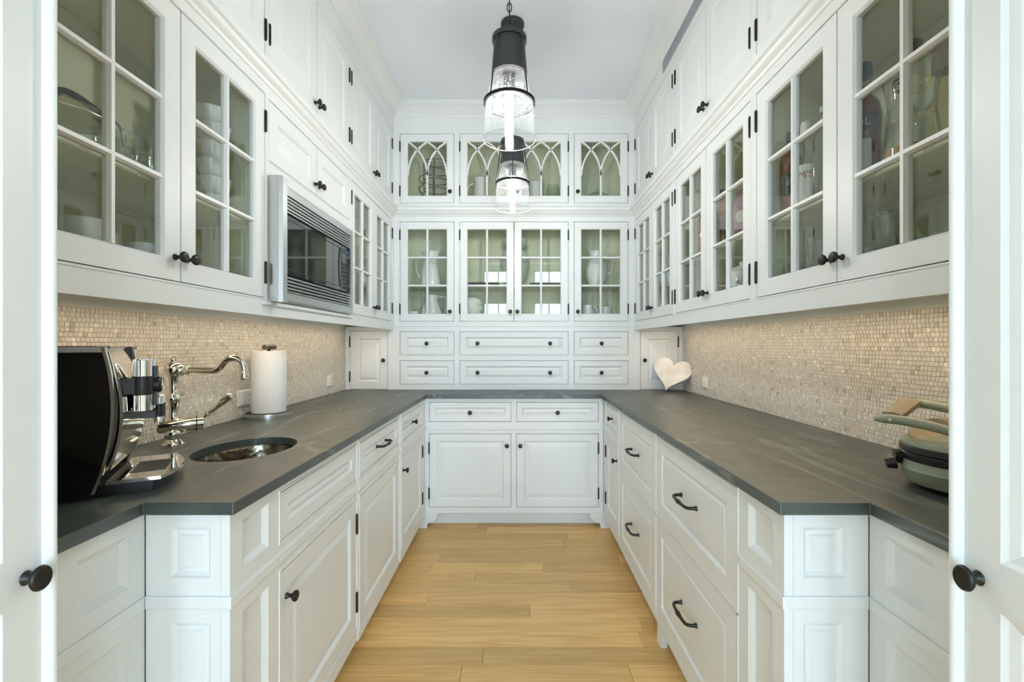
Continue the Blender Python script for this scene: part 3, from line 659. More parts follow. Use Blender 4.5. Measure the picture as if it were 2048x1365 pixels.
# right run: two banks of deep drawers and a corner cabinet
for u0, u1, lab, z0 in ((1.207, 1.933, 'white base cabinet with two deep drawers, nearest the green appliance', 0.085), (1.934, 2.629, 'white base cabinet with two deep drawers, middle of the drawer side', 0.085)):
    a, c = u0 + 0.011, u1 - 0.010
    ops = [(a, c, 0.537, 0.872), (a, c, 0.110, 0.533)]
    t = base_unit(FRB, u0, u1, lab, ops=ops)
    drawer(t, FRB, *ops[0], 0.060, pl=((a + c) / 2, 0.713), bev=0.012); drawer(t, FRB, *ops[1], 0.060, pl=((a + c) / 2, 0.326), bev=0.012)
    if u0 < 1.5: MB(FRB[0]).prism([(u1 - 0.055, 0.0), (u1 - 0.005, 0.0), (u1 - 0.005, 0.0845), (u1 - 0.075, 0.0845), (u1 - 0.066, 0.03)], -0.03, -0.004).build('foot', 'paint', t)
t = base_unit(FRB, 2.630, 3.098, 'white corner base cabinet with one knobbed drawer, deep-drawer side', ops=[(2.652, 3.012, *BDR), (2.652, 3.012, *BDO)])
drawer(t, FRB, 2.652, 3.012, *BDR, 0.040, [(2.832, 0.790)]); solid_door(t, FRB, 2.652, 3.012, *BDO, 0.055, 'hi', (2.687, 0.565), BH); waist(t, FRB, 2.634, 3.094)

# panelled end pilasters and the shallow cabinets beside the doors
for s, F, lab, lab2 in ((-1, FLB, 'white panelled end pilaster of the sink run', 'white panelled shallow base below the coffee machine'), (1, FRB, 'white panelled end pilaster of the deep-drawer run', 'white panelled shallow base below the green appliance')):
    YE = 1.005
    t = thing('end_pilaster', (s * 0.93, 1.105, 0), lab, 'cabinet', 'panelled end pilasters')
    MB().box(*sorted((s * (BF + 0.0225), s * (XW - 0.004))), YE + 0.0225, 1.2055, 0.0, ZT).build('body', 'paint', t)
    ops = [(1.051, 1.160, 0.740, 0.851), (1.051, 1.160, 0.16, 0.639)]
    face_frame(t, F, YE, 1.2065, 0.0, ZT, ops, bead=False)
    for o in ops: MB(F[0]).panel(*o, [(0, -0.022), (0, -0.001), (0.004, -0.004), (0.012, -0.012), (0.016, -0.0125)]).build('panel', 'paint', t)
    waist(t, F, YE + 0.0002, 1.2065)
    FE = fB(YE); a, c = sorted((s * (BF + 0.0205), s * 0.798)); ops = [(*sorted((s * 0.655, s * 0.745)), 0.740, 0.851), (*sorted((s * 0.655, s * 0.745)), 0.16, 0.639)]
    face_frame(t, FE, a, c, 0.0, ZT, ops, bead=False)
    for o in ops: MB(FE[0]).panel(*o, [(0, -0.022), (0, -0.001), (0.003, -0.005), (0.010, -0.010), (0.018, -0.010), (0.0215, -0.005)]).build('panel', 'paint', t)
    waist(t, FE, *sorted((s * (BF - 0.005), s * 0.798)))
    FS = (fL if s < 0 else fR)(s * 0.80)
    t = thing('shallow_base_cabinet', (s * 1.03, 0.52, 0), lab2, 'cabinet', 'shallow base cabinets')
    MB().box(*sorted((s * 0.8225, s * (XW - 0.004))), 0.02, YE - 0.0005, 0.0, ZT).build('body', 'paint', t)
    ops = [(0.850, 0.962, 0.740, 0.851), (0.850, 0.962, 0.16, 0.639), (0.10, 0.79, 0.740, 0.851), (0.10, 0.79, 0.16, 0.639)]
    face_frame(t, FS, 0.02, YE - 0.0005, 0.0, ZT, ops, bead=False)
    for o in ops: MB(FS[0]).panel(*o, [(0, -0.022), (0, -0.001), (0.004, -0.004), (0.012, -0.011), (0.016, -0.0115)]).build('panel', 'paint', t)
    waist(t, FS, 0.02, YE - 0.006)

# ------------------------------------------------------------------ worktop with sink opening
SX, SY, SRX, SRY = -0.868, 1.500, 0.142, 0.178
outl = [(-1.252, 0.02), (-0.785, 0.02), (-0.785, 0.982), (-0.590, 0.982), (-0.590, 3.070), (0.590, 3.070), (0.590, 0.982), (0.785, 0.982), (0.785, 0.02), (1.252, 0.02), (1.252, 3.745), (-1.252, 3.745)]
bm = bmesh.new(); es = []
def loop_edges(pts):
    vs = [bm.verts.new((x, y, CT)) for x, y in pts]
    return [bm.edges.new((vs[i], vs[(i + 1) % len(vs)])) for i in range(len(vs))]
es += loop_edges(outl)
hole = [(SX + SRX * math.cos(2 * PI * k / 56), SY + SRY * math.sin(2 * PI * k / 56)) for k in range(56)]
es += loop_edges(hole)
bmesh.ops.triangle_fill(bm, use_beauty=True, edges=es)
r = bmesh.ops.extrude_face_region(bm, geom=bm.faces[:])
bmesh.ops.translate(bm, verts=[v for v in r['geom'] if isinstance(v, bmesh.types.BMVert)], vec=(0, 0, -0.0275))
bmesh.ops.recalc_face_normals(bm, faces=bm.faces)
me = bpy.data.meshes.new('worktop'); bm.to_mesh(me); bm.free()
w = link('worktop', me, M['stone'], None, (0, 0, 0)); tag(w, 'dark soapstone worktop running round three sides with an oval sink cut-out', 'worktop')
bv = w.modifiers.new('edge', 'BEVEL'); bv.width = 0.0022; bv.segments = 2; bv.limit_method = 'ANGLE'; bv.angle_limit = math.radians(50)

t = thing('sink', (SX, SY, 0.70), 'oval hammered metal undermount sink bowl', 'sink')
prof = [(1.045, 0.8862), (1.045, 0.8845), (1.0, 0.8845), (0.985, 0.872), (0.955, 0.82), (0.88, 0.765), (0.70, 0.738), (0.40, 0.727), (0.13, 0.724)]
b = MB()
rs = [[b.pt(SX + SRX * r_ * math.cos(2 * PI * k / 48), SY + SRY * r_ * math.sin(2 * PI * k / 48), z) for k in range(48)] for r_, z in prof]
rs += [[b.pt(SX + SRX * r_ * math.cos(2 * PI * k / 48), SY + SRY * r_ * math.sin(2 * PI * k / 48), z) for k in range(48)] for r_, z in ((0.13, 0.720), (0.72, 0.733), (0.98, 0.80), (1.03, 0.875))]
b.rings(rs, loop=True); b.build('bowl', 'hammered', t, 50)
MB().lathe([(0.026, 0.718), (0.026, 0.7285), (0.021, 0.730), (0.018, 0.727), (0.004, 0.727)], (SX, SY, 0), 24).build('drain', 'nickel', t, 40)

# ------------------------------------------------------------------ faucet
fx, fy, fz = -1.146, 1.547, CT
t = thing('faucet', (fx, fy, fz), 'polished nickel bridge-style faucet with curved spout and fluted lever', 'faucet')
MB().lathe([(0.034, 0), (0.034, 0.003), (0.028, 0.007), (0.022, 0.014), (0.019, 0.020), (0.0265, 0.028), (0.029, 0.038), (0.0265, 0.048), (0.019, 0.054), (0.019, 0.066)], (fx, fy, fz), 28).build('base', 'nickel', t, 40)
MB().lathe([(0.024, 0), (0.026, 0.003), (0.026, 0.006), (0.018, 0.011), (0.013, 0.02), (0.012, 0.05), (0.016, 0.08), (0.0175, 0.086), (0.021, 0.092), (0.0205, 0.099), (0.0165, 0.104), (0.0125, 0.115), (0.012, 0.135), (0.0155, 0.168), (0.022, 0.178), (0.0275, 0.192), (0.026, 0.207), (0.018, 0.217), (0.010, 0.220), (0.012, 0.226), (0.0105, 0.233), (0.003, 0.238)], (fx, fy, fz + 0.062), 28).build('column', 'nickel', t, 40)
d = Vector((0.80, 0.60, 0)); a = Vector((fx, fy, fz + 0.066)) - d * 0.045; e_ = Vector((fx, fy, fz + 0.066)) + d * 0.062
MB().tube([a, a + d * 0.008, e_], [0.019, 0.024, 0.024], 22).build('valve_body', 'nickel', t, 40)
MB().tube([e_, e_ + d * 0.003], 0.026, 22).build('valve_ring', 'bronze', t, 40)
lv = MB().tube([e_ + d * 0.003, e_ + d * 0.022], 0.0235, 22).build('valve_cap', 'nickel', t, 40)
ld = Vector((0.58, 0.42, 0.62)).normalized(); p0 = e_ + d * 0.012 + Vector((0, 0, 0.012))
MB().tube([p0, p0 + ld * 0.02, p0 + ld * 0.026, p0 + ld * 0.032, p0 + ld * 0.05, p0 + ld * 0.115, p0 + ld * 0.120, p0 + ld * 0.126], [0.006, 0.006, 0.010, 0.007, 0.0085, 0.0145, 0.011, 0.004], 12).build('lever', 'nickel', t, 25)
sz = fz + 0.062 + 0.192
sp = MB()
pts = [(fx + 0.02, fy, sz), (fx + 0.06, fy, sz), (fx + 0.125, fy, sz - 0.002)] + [tuple(q) for q in bez((fx + 0.135, fy, sz - 0.002), (fx + 0.170, fy, sz), (fx + 0.165, fy, sz + 0.040), (fx + 0.200, fy, sz + 0.040), 9)] + [tuple(q) for q in bez((fx + 0.206, fy, sz + 0.040), (fx + 0.238, fy, sz + 0.038), (fx + 0.240, fy, sz + 0.012), (fx + 0.241, fy, sz - 0.006), 8)]
sp.tube(pts, 0.0105, 14); so = sp.build('spout', 'nickel', t, 40)
MB().lathe([(0.017, 0.022), (0.020, 0.028), (0.017, 0.034), (0.013, 0.038), (0.017, 0.043), (0.017, 0.048), (0.011, 0.052)], (fx, fy, sz), 20, 'X').build('collar', 'nickel', so, 40)
MB().lathe([(0.012, -0.032), (0.0135, -0.028), (0.0135, -0.010), (0.0115, -0.004)], (fx + 0.241, fy, sz), 18).build('aerator', 'nickel', so, 40)

# ------------------------------------------------------------------ coffee machine
cx, cy = -1.016, 1.098
t = thing('coffee_machine', (cx, cy, CT), 'black and chrome automatic coffee machine beside the sink', 'coffee machine')
def lp(x, y, z): return (cx + x, cy + y, CT + z)
def side_prof(off=0.0):
    fr = [tuple(q)[:2] for q in bez((0.056 + off, 0.336, 0), (0.080 + off, 0.25, 0), (0.084 + off, 0.13, 0), (0.040 + off, 0.012, 0), 14)]
    return fr
for s in (-1, 1):
    y0, y1 = sorted((s * 0.128, s * 0.142))
    b = MB(lambda x, z, y: lp(x, y, z)); pl = [(-0.178, 0.012), (-0.178, 0.324)] + [(0.062, 0.324)] + side_prof()[1:]
    b.prism(pl, y0, y1); b.build('side_panel', 'gloss_black', t)
    b = MB(lambda x, z, y: lp(x, y, z)); fr = side_prof(); fo = side_prof(0.006)
    b.prism(fr + fo[::-1], *sorted((s * 0.1285, s * 0.1432))); b.build('chrome_edge', 'chrome', t)
    b = MB(lambda x, z, y: lp(x, y, z)); b.box(-0.178, 0.064, 0.3245, 0.3365, *sorted((s * 0.126, s * 0.1425))); b.build('top_trim', 'silver', t)
    MB(lambda x, z, y: lp(x, y, z)).box(-0.062, -0.060, 0.02, 0.322, *sorted((s * 0.142, s * 0.1424))).build('panel_groove', 'black', t)
b = MB(lambda x, z, y: lp(x, y, z))
core = [(-0.178, 0.0), (-0.178, 0.330)] + [tuple(q)[:2] for q in bez((0.058, 0.330, 0), (0.088, 0.25, 0), (0.094, 0.15, 0), (0.060, 0.062, 0), 12)] + [(0.03, 0.0)]
b.prism(core, -0.1278, 0.1278); b.build('body', 'black', t)
b = MB(lambda x, z, y: lp(x, y, z))
f0 = [tuple(q)[:2] for q in bez((0.058, 0.333, 0), (0.090, 0.25, 0), (0.097, 0.15, 0), (0.063, 0.058, 0), 16)]; f1 = [(x + 0.006, z) for x, z in f0]
b.prism(f0 + f1[::-1], -0.124, 0.124); fp = b.build('front_panel', 'chrome', t, 30)
MB(lambda x, z, y: lp(x, y, z)).box(-0.12, 0.03, 0.3302, 0.338, -0.06, 0.06).build('lid', 'black', t)
b = MB(lambda x, z, y: lp(x, y, z)); b.prism([(0.068, 0.268), (0.060, 0.334), (0.073, 0.336), (0.083, 0.268)], 0.060, 0.118); dp = b.build('display_frame', 'black', t)
MB(lambda x, z, y: lp(x, y, z)).prism([(0.0822, 0.280), (0.0745, 0.328), (0.0757, 0.328), (0.0835, 0.280)], 0.072, 0.106).build('screen', 'steel', dp)
# spout block: two tall chrome cylinders in a black yoke with a round knob
LZ = lambda x, z, y: lp(x, y, z)
sb = MB(LZ).box(0.070, 0.100, 0.222, 0.260, -0.056, 0.020).build('spout_holder', 'black', t)
for y in (-0.040, 0.004): MB().lathe([(0.0195, 0.180), (0.0195, 0.303), (0.0175, 0.305), (0.016, 0.290)], lp(0.112, y, 0), 22).build('spout_cylinder', 'chrome', t, 40)
for y in (-0.040, 0.004): MB().lathe([(0.0202, 0.218), (0.0208, 0.220), (0.0208, 0.262), (0.0202, 0.264)], lp(0.112, y, 0), 22).build('spout_collar', 'black', sb, 40)
MB().lathe([(0.019, 0.108), (0.021, 0.122), (0.021, 0.143), (0.018, 0.146)], lp(0.0, -0.018, 0.241), 22, 'X').build('dial', 'black', sb, 40)
MB().lathe([(0.0165, 0.1462), (0.0175, 0.149), (0.012, 0.150), (0.010, 0.148), (0.004, 0.148)], lp(0.0, -0.018, 0.241), 22, 'X').build('dial_cap', 'chrome', sb, 40)
MB(LZ).box(0.124, 0.138, 0.190, 0.288, -0.030, -0.006).build('spine', 'black', sb)
lo = MB(LZ).box(0.080, 0.132, 0.158, 0.174, -0.030, 0.058).build('milk_spout_arm', 'black', t)
for y in (0.040, 0.062):
    MB().lathe([(0.0085, 0.132), (0.0100, 0.137), (0.0100, 0.206), (0.008, 0.209)], lp(0.132, y, 0), 16).build('milk_spout', 'chrome', lo, 40)
    MB().lathe([(0.0115, 0.152), (0.0115, 0.186)], lp(0.132, y, 0), 16).build('grip_ring', 'black', lo, 40)
# drip tray
def tray(x0, x1, zz0, zz1, nm, mt, par, ins=0.0):
    q = [lp(x0, -0.128 + ins, 0), lp(x0, 0.128 - ins, 0)] + [lp(x1 - 0.03 * (2 * k / 10 - 1) ** 2 - ins, (0.128 - ins) * (1 - 2 * k / 10), 0) for k in range(11)]
    b = MB(); b.rings([[b.pt(x, y, CT + zz0) for x, y, z in q], [b.pt(x, y, CT + zz1) for x, y, z in q]]); return b.build(nm, mt, par)
tray(0.03, 0.180, 0.0, 0.026, 'tray_base', 'black', t, 0.006)
tr = tray(0.062, 0.190, 0.0262, 0.034, 'drip_tray', 'chrome', t)
for k in range(8): MB().box(*[q for pr in ((cx + 0.092, cx + 0.160), (cy - 0.062 + k * 0.0155, cy - 0.054 + k * 0.0155), (CT + 0.0341, CT + 0.0352)) for q in pr]).build('grille_slot', 'black', tr)
t.rotation_euler = (0, 0, math.radians(30))

# ------------------------------------------------------------------ paper towel holder
px, py = -1.150, 2.150
t = thing('paper_towel_holder', (px, py, CT), 'steel paper towel holder with dark round base and top bar', 'paper towel holder')
MB().lathe([(0.098, 0.0), (0.098, 0.004), (0.100, 0.006), (0.100, 0.018), (0.097, 0.021), (0.088, 0.0212), (0.02, 0.0212)], (px, py, CT), 48).build('base', 'steel', t, 40)
MB().lathe([(0.098, 0.0213), (0.090, 0.0235), (0.004, 0.0235)], (px, py, CT), 48).build('base_pad', 'black', t, 40)
MB().lathe([(0.007, 0.0236), (0.007, 0.318)], (px, py, CT), 14).build('rod', 'black', t, 40)
MB().tube([(px - 0.002, py - 0.040, CT + 0.327), (px + 0.002, py - 0.030, CT + 0.327), (px + 0.004, py + 0.030, CT + 0.327), (px + 0.006, py + 0.040, CT + 0.327)], 0.0115, 14).build('top_bar', 'black', t, 40)
for q in (-1, 1): MB().lathe([(0.0122, q * 0.0405 - 0.003), (0.0122, q * 0.0405 + 0.003)], (px + 0.002, py, CT + 0.327), 14, 'Y').build('end_cap', 'wire', t, 40)
t = thing('paper_towel_roll', (px, py, CT + 0.024), 'full white paper towel roll standing on the holder', 'paper towel')
b = MB(); b.lathe([(0.074, 0.0), (0.0745, 0.003), (0.0745, 0.282), (0.0735, 0.285), (0.021, 0.285), (0.021, 0.0)], (px, py, CT + 0.024), 48); b.f = [f_ for f_ in b.f if len(f_) == 4]
for k in range(48): b.f.append([k, (k + 1) % 48, 5 * 48 + (k + 1) % 48, 5 * 48 + k])
b.build('sheets', 'paper', t, 40)
b = MB(); b.lathe([(0.0205, 0.001), (0.0205, 0.284), (0.019, 0.284), (0.019, 0.001)], (px, py, CT + 0.024), 32); b.f = [f_ for f_ in b.f if len(f_) == 4]
for k in range(32): b.f.append([k, (k + 1) % 32, 3 * 32 + (k + 1) % 32, 3 * 32 + k])
b.build('core', 'card', t, 40)

# ------------------------------------------------------------------ outlets
def outlet(F, u, v, wd, label, kind):
    t = thing('wall_outlet', F[0](u, v, 0.007), label, 'outlet', 'wall outlets')
    MB(F[0]).panel(u - wd / 2, u + wd / 2, v - 0.036, v + 0.036, [(0, 0.006), (0, 0.011), (0.003, 0.0135)]).build('cover_plate', 'outlet', t)
    n_ = 2 if wd > 0.1 else 1
    for k in range(n_):
        uc = u + (k - (n_ - 1) / 2) * 0.046
        q = MB(F[0]).panel(uc - 0.0165, uc + 0.0165, v - 0.030, v + 0.030, [(0, 0.0136), (0, 0.0150), (0.001, 0.0155)]).build('insert', 'outlet', t)
        if kind == 'socket' or (kind == 'mix' and k == n_ - 1):
            for dv in (-0.014, 0.014):
                for du in (-0.006, 0.006): MB(F[0]).box(uc + du - 0.0012, uc + du + 0.0012, v + dv - 0.004, v + dv + 0.004, 0.0154, 0.0158).build('slot', 'dark_slot', q)
FWL, FWR = fL(-XW), fR(XW)
outlet(FWL, 2.13, 1.005, 0.118, 'white double outlet plate behind the paper towel roll', 'mix')
outlet(FWL, 3.09, 1.005, 0.074, 'white outlet plate on the backsplash near the microwave-side corner', 'socket')
outlet(FWR, 2.97, 1.005, 0.074, 'white rocker switch plate on the backsplash beside the marble heart', 'switch')

# ------------------------------------------------------------------ marble heart board
hp = []
for k in range(48):
    q = 2 * PI * k / 48
    hp.append((16 * math.sin(q) ** 3 / 34.0 * 0.285, (13 * math.cos(q) - 5 * math.cos(2 * q) - 2 * math.cos(3 * q) - math.cos(4 * q) + 17) / 29.5 * 0.265))
b = MB(lambda u, v, w: (u, -w, v)); n_ = len(hp)
A = [b.pt(u, v, -0.010) for u, v in hp]; B_ = [b.pt(u * 0.985, v * 0.985 + 0.002, 0.010) for u, v in hp]; b.rings([A, B_])
me = b.mesh('marble_heart', Vector((0, 0, 0)))
ho = link('marble_heart_board', me, M['marble'], None, (1.072, 3.215, CT + 0.0065)); tag(ho, 'pale marble heart-shaped board leaning in the worktop corner', 'board')
ho.rotation_euler = Matrix.Rotation(math.radians(-22), 4, 'Z').to_3x3().to_4x4().__matmul__(Matrix.Rotation(math.radians(-30), 4, 'X')).__matmul__(Matrix.Rotation(math.radians(14), 4, 'Y')).to_euler()

# ------------------------------------------------------------------ green countertop appliance
ax, ay = 1.082, 1.062
t = thing('sage_green_appliance', (ax, ay, CT), 'sage green hinged countertop cooker with brown grip handle', 'appliance')
kw = dict(c=(ax, ay, CT), n=40)
MB().lathe([(0.100, 0.008), (0.116, 0.012), (0.124, 0.024), (0.1285, 0.042), (0.130, 0.045), (0.128, 0.048), (0.127, 0.066)], **kw).build('body', 'sage', t, 40)
for q in range(3): MB().lathe([(0.012, 0.0), (0.012, 0.0085)], (ax + 0.085 * math.cos(q * 2.1 + .5), ay + 0.085 * math.sin(q * 2.1 + .5), CT), 12).build('foot', 'black', t, 40)
MB().lathe([(0.128, 0.0662), (0.130, 0.069), (0.130, 0.082), (0.128, 0.084)], **kw).build('lower_band', 'black', t, 40)
MB().lathe([(0.128, 0.085), (0.130, 0.0875), (0.129, 0.099), (0.126, 0.101)], **kw).build('upper_band', 'black', t, 40)
MB().lathe([(0.125, 0.1012), (0.125, 0.106), (0.121, 0.114), (0.113, 0.117)], **kw).build('lid_rim', 'sage', t, 40)
b = MB(); rs = []
for r_, z, rise in ((0.1125, 0.114, 0), (0.1125, 0.1185, 0.026), (0.104, 0.121, 0.032), (0.090, 0.115, 0.022), (0.06, 0.110, 0.008), (0.02, 0.108, 0.0)):
    rs.append([b.pt(ax + r_ * math.cos(2 * PI * k / 40), ay + r_ * math.sin(2 * PI * k / 40), CT + z + rise * max(0, math.sin(2 * PI * k / 40 - 0.716))) for k in range(40)])
b.rings(rs); b.build('lid', 'tan', t, 50)
gr = MB(); pl = [(-0.148, 0.0), (-0.142, 0.012), (-0.120, 0.014), (-0.104, 0.008), (-0.104, -0.004), (-0.120, -0.010), (-0.142, -0.010)]
gr.rings([[gr.pt(ax + u, ay + yy, CT + 0.178 + v_ + yy * 0.20) for u, v_ in pl] for yy in (-0.083, 0.046)]); gr.build('grip', 'tanwood', t, 30)
for dy, dz in ((-0.094, -0.007), (0.057, 0.023)):
    h = bez((ax - 0.155, ay + dy, CT + 0.164 + dz), (ax - 0.09, ay + dy, CT + 0.172 + dz), (ax + 0.02, ay + dy, CT + 0.158 + dz), (ax + 0.112, ay + dy * 0.8, CT + 0.090), 12)
    MB().tube(h, [0.007] + [0.0115] * 11 + [0.010], 12).build('handle_arm', 'sage', t, 40)
    MB().lathe([(0.004, -0.0135 if dy < 0 else 0.0105), (0.004, -0.0105 if dy < 0 else 0.0135)], (ax - 0.120, ay + dy, CT + 0.1665 + dz), 10, 'Y').build('rivet', 'steel', t, 40)
la = Vector((-0.745, -0.418, 0)).normalized()
kb = MB().tube([Vector((ax, ay, CT + 0.066)) + la * 0.129, Vector((ax, ay, CT + 0.066)) + la * 0.142], 0.017, 14).build('side_latch', 'black', t, 40)
MB().tube([Vector((ax, ay, CT + 0.050)) + la * 0.138, Vector((ax, ay, CT + 0.046)) + la * 0.158], [0.016, 0.012], 12).build('latch_lever', 'black', kb, 40)
lb = Vector((0.72, -0.69, 0)).normalized()
MB().sphere(Vector((ax, ay, CT + 0.040)) + lb * 0.124, 0.014, 14, 8).build('front_button', 'black', t, 40)
MB().tube([Vector((ax, ay, CT + 0.068)) + lb * 0.130, Vector((ax, ay, CT + 0.104)) + lb * 0.130], 0.006, 10).build('clasp', 'chrome', t, 40)
t.rotation_euler = (0, 0, math.radians(-57))

# ------------------------------------------------------------------ pendant lamps
def pendant(x, y, rot, label):
    zb = 2.008
    t = thing('pendant_lamp', (x, y, zb), label, 'pendant lamp', 'pendant lamps')
    L = dict(c=(x, y, zb), n=40)
    b = MB(); pr = [(0.0640, 0.236), (0.0800, 0.150), (0.0870, 0.128), (0.0955, 0.0), (0.0965, -0.001), (0.0965, 0.002), (0.0890, 0.129), (0.0815, 0.151), (0.0655, 0.236)]
    b.lathe(pr, caps=(False, False), **L); nn = 40
    for k in range(nn): b.f.append([k, (k + 1) % nn, (len(pr) - 1) * nn + (k + 1) % nn, (len(pr) - 1) * nn + k])
    b.build('glass_shade', 'shade', t, 60)
    b = MB(); b.tube([(x + 0.0960 * math.cos(2 * PI * k / 48), y + 0.0960 * math.sin(2 * PI * k / 48), zb - 0.001) for k in range(48)], 0.0010, 6, True); b.build('glass_rim', 'ceramic', t, 60)
    b = MB(); b.lathe([(0.0870, 0.128), (0.0945, 0.128), (0.0945, 0.140), (0.0870, 0.140)], caps=(False, False), **L)
    for k in range(nn): b.f.append([k, (k + 1) % nn, 3 * nn + (k + 1) % nn, 3 * nn + k])
    b.build('lower_ring', 'lampring', t, 30)
    MB().lathe([(0.0665, 0.236), (0.0560, 0.360), (0.0560, 0.364), (0.010, 0.372)], **L).build('metal_shade', 'lampmetal', t, 30)
    b = MB(); b.lathe([(0.0555, 0.358), (0.0640, 0.358), (0.0640, 0.374), (0.0555, 0.374)], caps=(False, False), **L)
    for k in range(nn): b.f.append([k, (k + 1) % nn, 3 * nn + (k + 1) % nn, 3 * nn + k])
    b.build('upper_ring', 'lampmetal', t, 30)
    for k in range(4):
        q = rot + k * PI / 2; c, s = math.cos(q), math.sin(q)
        MB().tube([(x + 0.0915 * c, y + 0.0915 * s, zb + 0.136), (x + 0.0615 * c, y + 0.0615 * s, zb + 0.364)], 0.0030, 8).build('rod', 'lampmetal', t, 60)
    MB().lathe([(0.060, 0.2355), (0.060, 0.2340), (0.022, 0.2335), (0.021, 0.175), (0.019, 0.172), (0.004, 0.172)], **L).build('socket', 'lampmetal', t, 30)
    MB().lathe([(0.004, 0.022), (0.011, 0.026), (0.0155, 0.036), (0.0155, 0.155), (0.012, 0.1715)], (x, y, zb), 20).build('bulb', 'bulb', t, 60)
    MB().lathe([(0.010, 0.372), (0.012, 0.376), (0.008, 0.384), (0.006, 0.392)], (x, y, zb), 14).build('finial', 'lampmetal', t, 60)
    z = zb + 0.388; k = 0
    while z < ZC - 0.035:
        b = MB(); pts = []
        for i in range(12):
            q = 2 * PI * i / 12; u, v_ = 0.0085 * math.cos(q), 0.0165 * math.sin(q)
            pts.append((x + (u if k % 2 else 0), y + (0 if k % 2 else u), z + 0.0165 + v_))
        b.tube(pts, 0.0022, 6, True); b.build('chain_link', 'lampmetal', t, 60); z += 0.0272; k += 1
    MB().tube([(x + 0.004, y + 0.003, zb + 0.385), (x - 0.004, y - 0.003, zb + 0.6), (x + 0.003, y, ZC - 0.03)], 0.0022, 6).build('cord', 'black', t, 60)
    MB().lathe([(0.064, ZC - 0.0005), (0.064, ZC - 0.016), (0.058, ZC - 0.022), (0.030, ZC - 0.024), (0.012, ZC - 0.030), (0.008, ZC - 0.044)], (x, y, 0), 32).build('canopy', 'lampmetal', t, 30)
    return t
pendant(-0.006, 1.672, PI / 4, 'bronze and seeded glass pendant lamp nearest the camera')
pendant(-0.003, 2.516, PI / 2 * 1.02, 'bronze and seeded glass pendant lamp nearest the hutch')

# ------------------------------------------------------------------ contents of the cabinets
S1, S0, SG = 1.7035, 1.4205, 2.3005            # shelf, cabinet floor, gothic cabinet floor
def lathe_part(name, mat, prof, x, y, z, parent, n=28, sm=40): return MB().lathe(prof, (x, y, z), n).build(name, mat, parent, sm)
def hollow(b, prof, c, n=28, sx=1, sy=1):
    # closed shell: outer profile followed by inner profile, last ring joined to the first
    b.lathe(prof, c, n, 'Z', sx, sy, caps=(True, True)); return b
def vessel(name, label, cat, x, y, z, prof, mat='ceramic', wall=0.004, handle=None, hr=0.007, spout=None, group=None, n=28):
    t = thing(name, (x, y, z), label, cat, group)
    inner = [(max(r - wall, 0.004), h + (wall if i == 0 else 0)) for i, (r, h) in enumerate(prof)]
    inner[-1] = (prof[-1][0] - wall, prof[-1][1])
    b = MB(); b.lathe(prof + inner[::-1], (x, y, z), n)
    if spout:                                   # pull the rim out into a pouring lip
        ang, amt, zmin = spout
        for v in b.v:
            q = math.atan2(v.y - y, v.x - x); dq = abs((q - ang + PI) % (2 * PI) - PI); hh = v.z - z
            if hh > zmin and dq < 0.7:
                k = math.cos(dq / 0.7 * PI / 2) * (hh - zmin) / (prof[-1][1] - zmin)
                v.x += math.cos(ang) * amt * k; v.y += math.sin(ang) * amt * k; v.z += amt * 0.5 * k
    b.build('body', mat, t, 50)
    if handle:
        pts = [(x + math.cos(handle[0]) * r, y + math.sin(handle[0]) * r, z + h) for r, h in handle[1]]
        q = []
        for i in range(0, len(pts) - 1, 3): q += bez(*pts[i:i + 4], 10)[(0 if i == 0 else 1):]
        MB().tube(q, hr, 10).build('handle', mat, t, 60)
    return t
def mug_prof(r, h): return [(r * 0.55, 0), (r * 0.80, 0.002), (r * 0.92, h * 0.12), (r, h * 0.45), (r, h)]
def loop(r, a, b_, out): return [(r, a), (r + out, a), (r + out, b_), (r, b_)]

# -- left, above the coffee machine
vessel('white_mug', 'white mug low in the coffee-side cabinet, nearest the open door', 'mug', -0.985, 1.065, S0, mug_prof(0.050, 0.125), handle=(PI / 2 + .5, loop(0.050, 0.03, 0.09, 0.035)), group='white mugs')
vessel('white_mug', 'white mug low in the coffee-side cabinet, second from the open door', 'mug', -1.075, 1.180, S0, mug_prof(0.048, 0.125), group='white mugs')
vessel('white_mug', 'white mug low in the coffee-side cabinet, third from the open door', 'mug', -0.985, 1.240, S0, mug_prof(0.046, 0.105), handle=(-PI / 2, loop(0.044, 0.025, 0.080, 0.028)), group='white mugs')
vessel('white_bowl', 'white bowl low in the coffee-side cabinet, behind the knobs', 'bowl', -1.02, 1.565, S0, [(0.03, 0), (0.035, 0.006), (0.06, 0.04), (0.068, 0.075)])
t = thing('clip_top_jar', (-1.05, 1.075, S1), 'wide glass clip-top jar on the coffee-side cabinet shelf', 'jar')
lathe_part('jar_body', 'ware', [(0.070, 0.0), (0.085, 0.005), (0.088, 0.02), (0.088, 0.070), (0.078, 0.088)], -1.05, 1.075, S1, t)
lathe_part('lid', 'straw', [(0.080, 0.090), (0.090, 0.094), (0.090, 0.106), (0.070, 0.116), (0.004, 0.122)], -1.05, 1.075, S1, t)
b = MB(); b.tube([(-1.05 + 0.089 * math.cos(q), 1.075 + 0.089 * math.sin(q), S1 + 0.0905) for q in [2 * PI * k / 32 for k in range(32)]], 0.002, 6, True); b.build('wire_ring', 'steel', t, 60)
b = MB(); b.tube(bez((-0.985, 1.135, S1 + 0.112), (-0.97, 1.15, S1 + 0.10), (-0.98, 1.155, S1 + 0.075), (-0.965, 1.14, S1 + 0.05), 8), 0.0028, 6); b.build('clip', 'steel', t, 60)
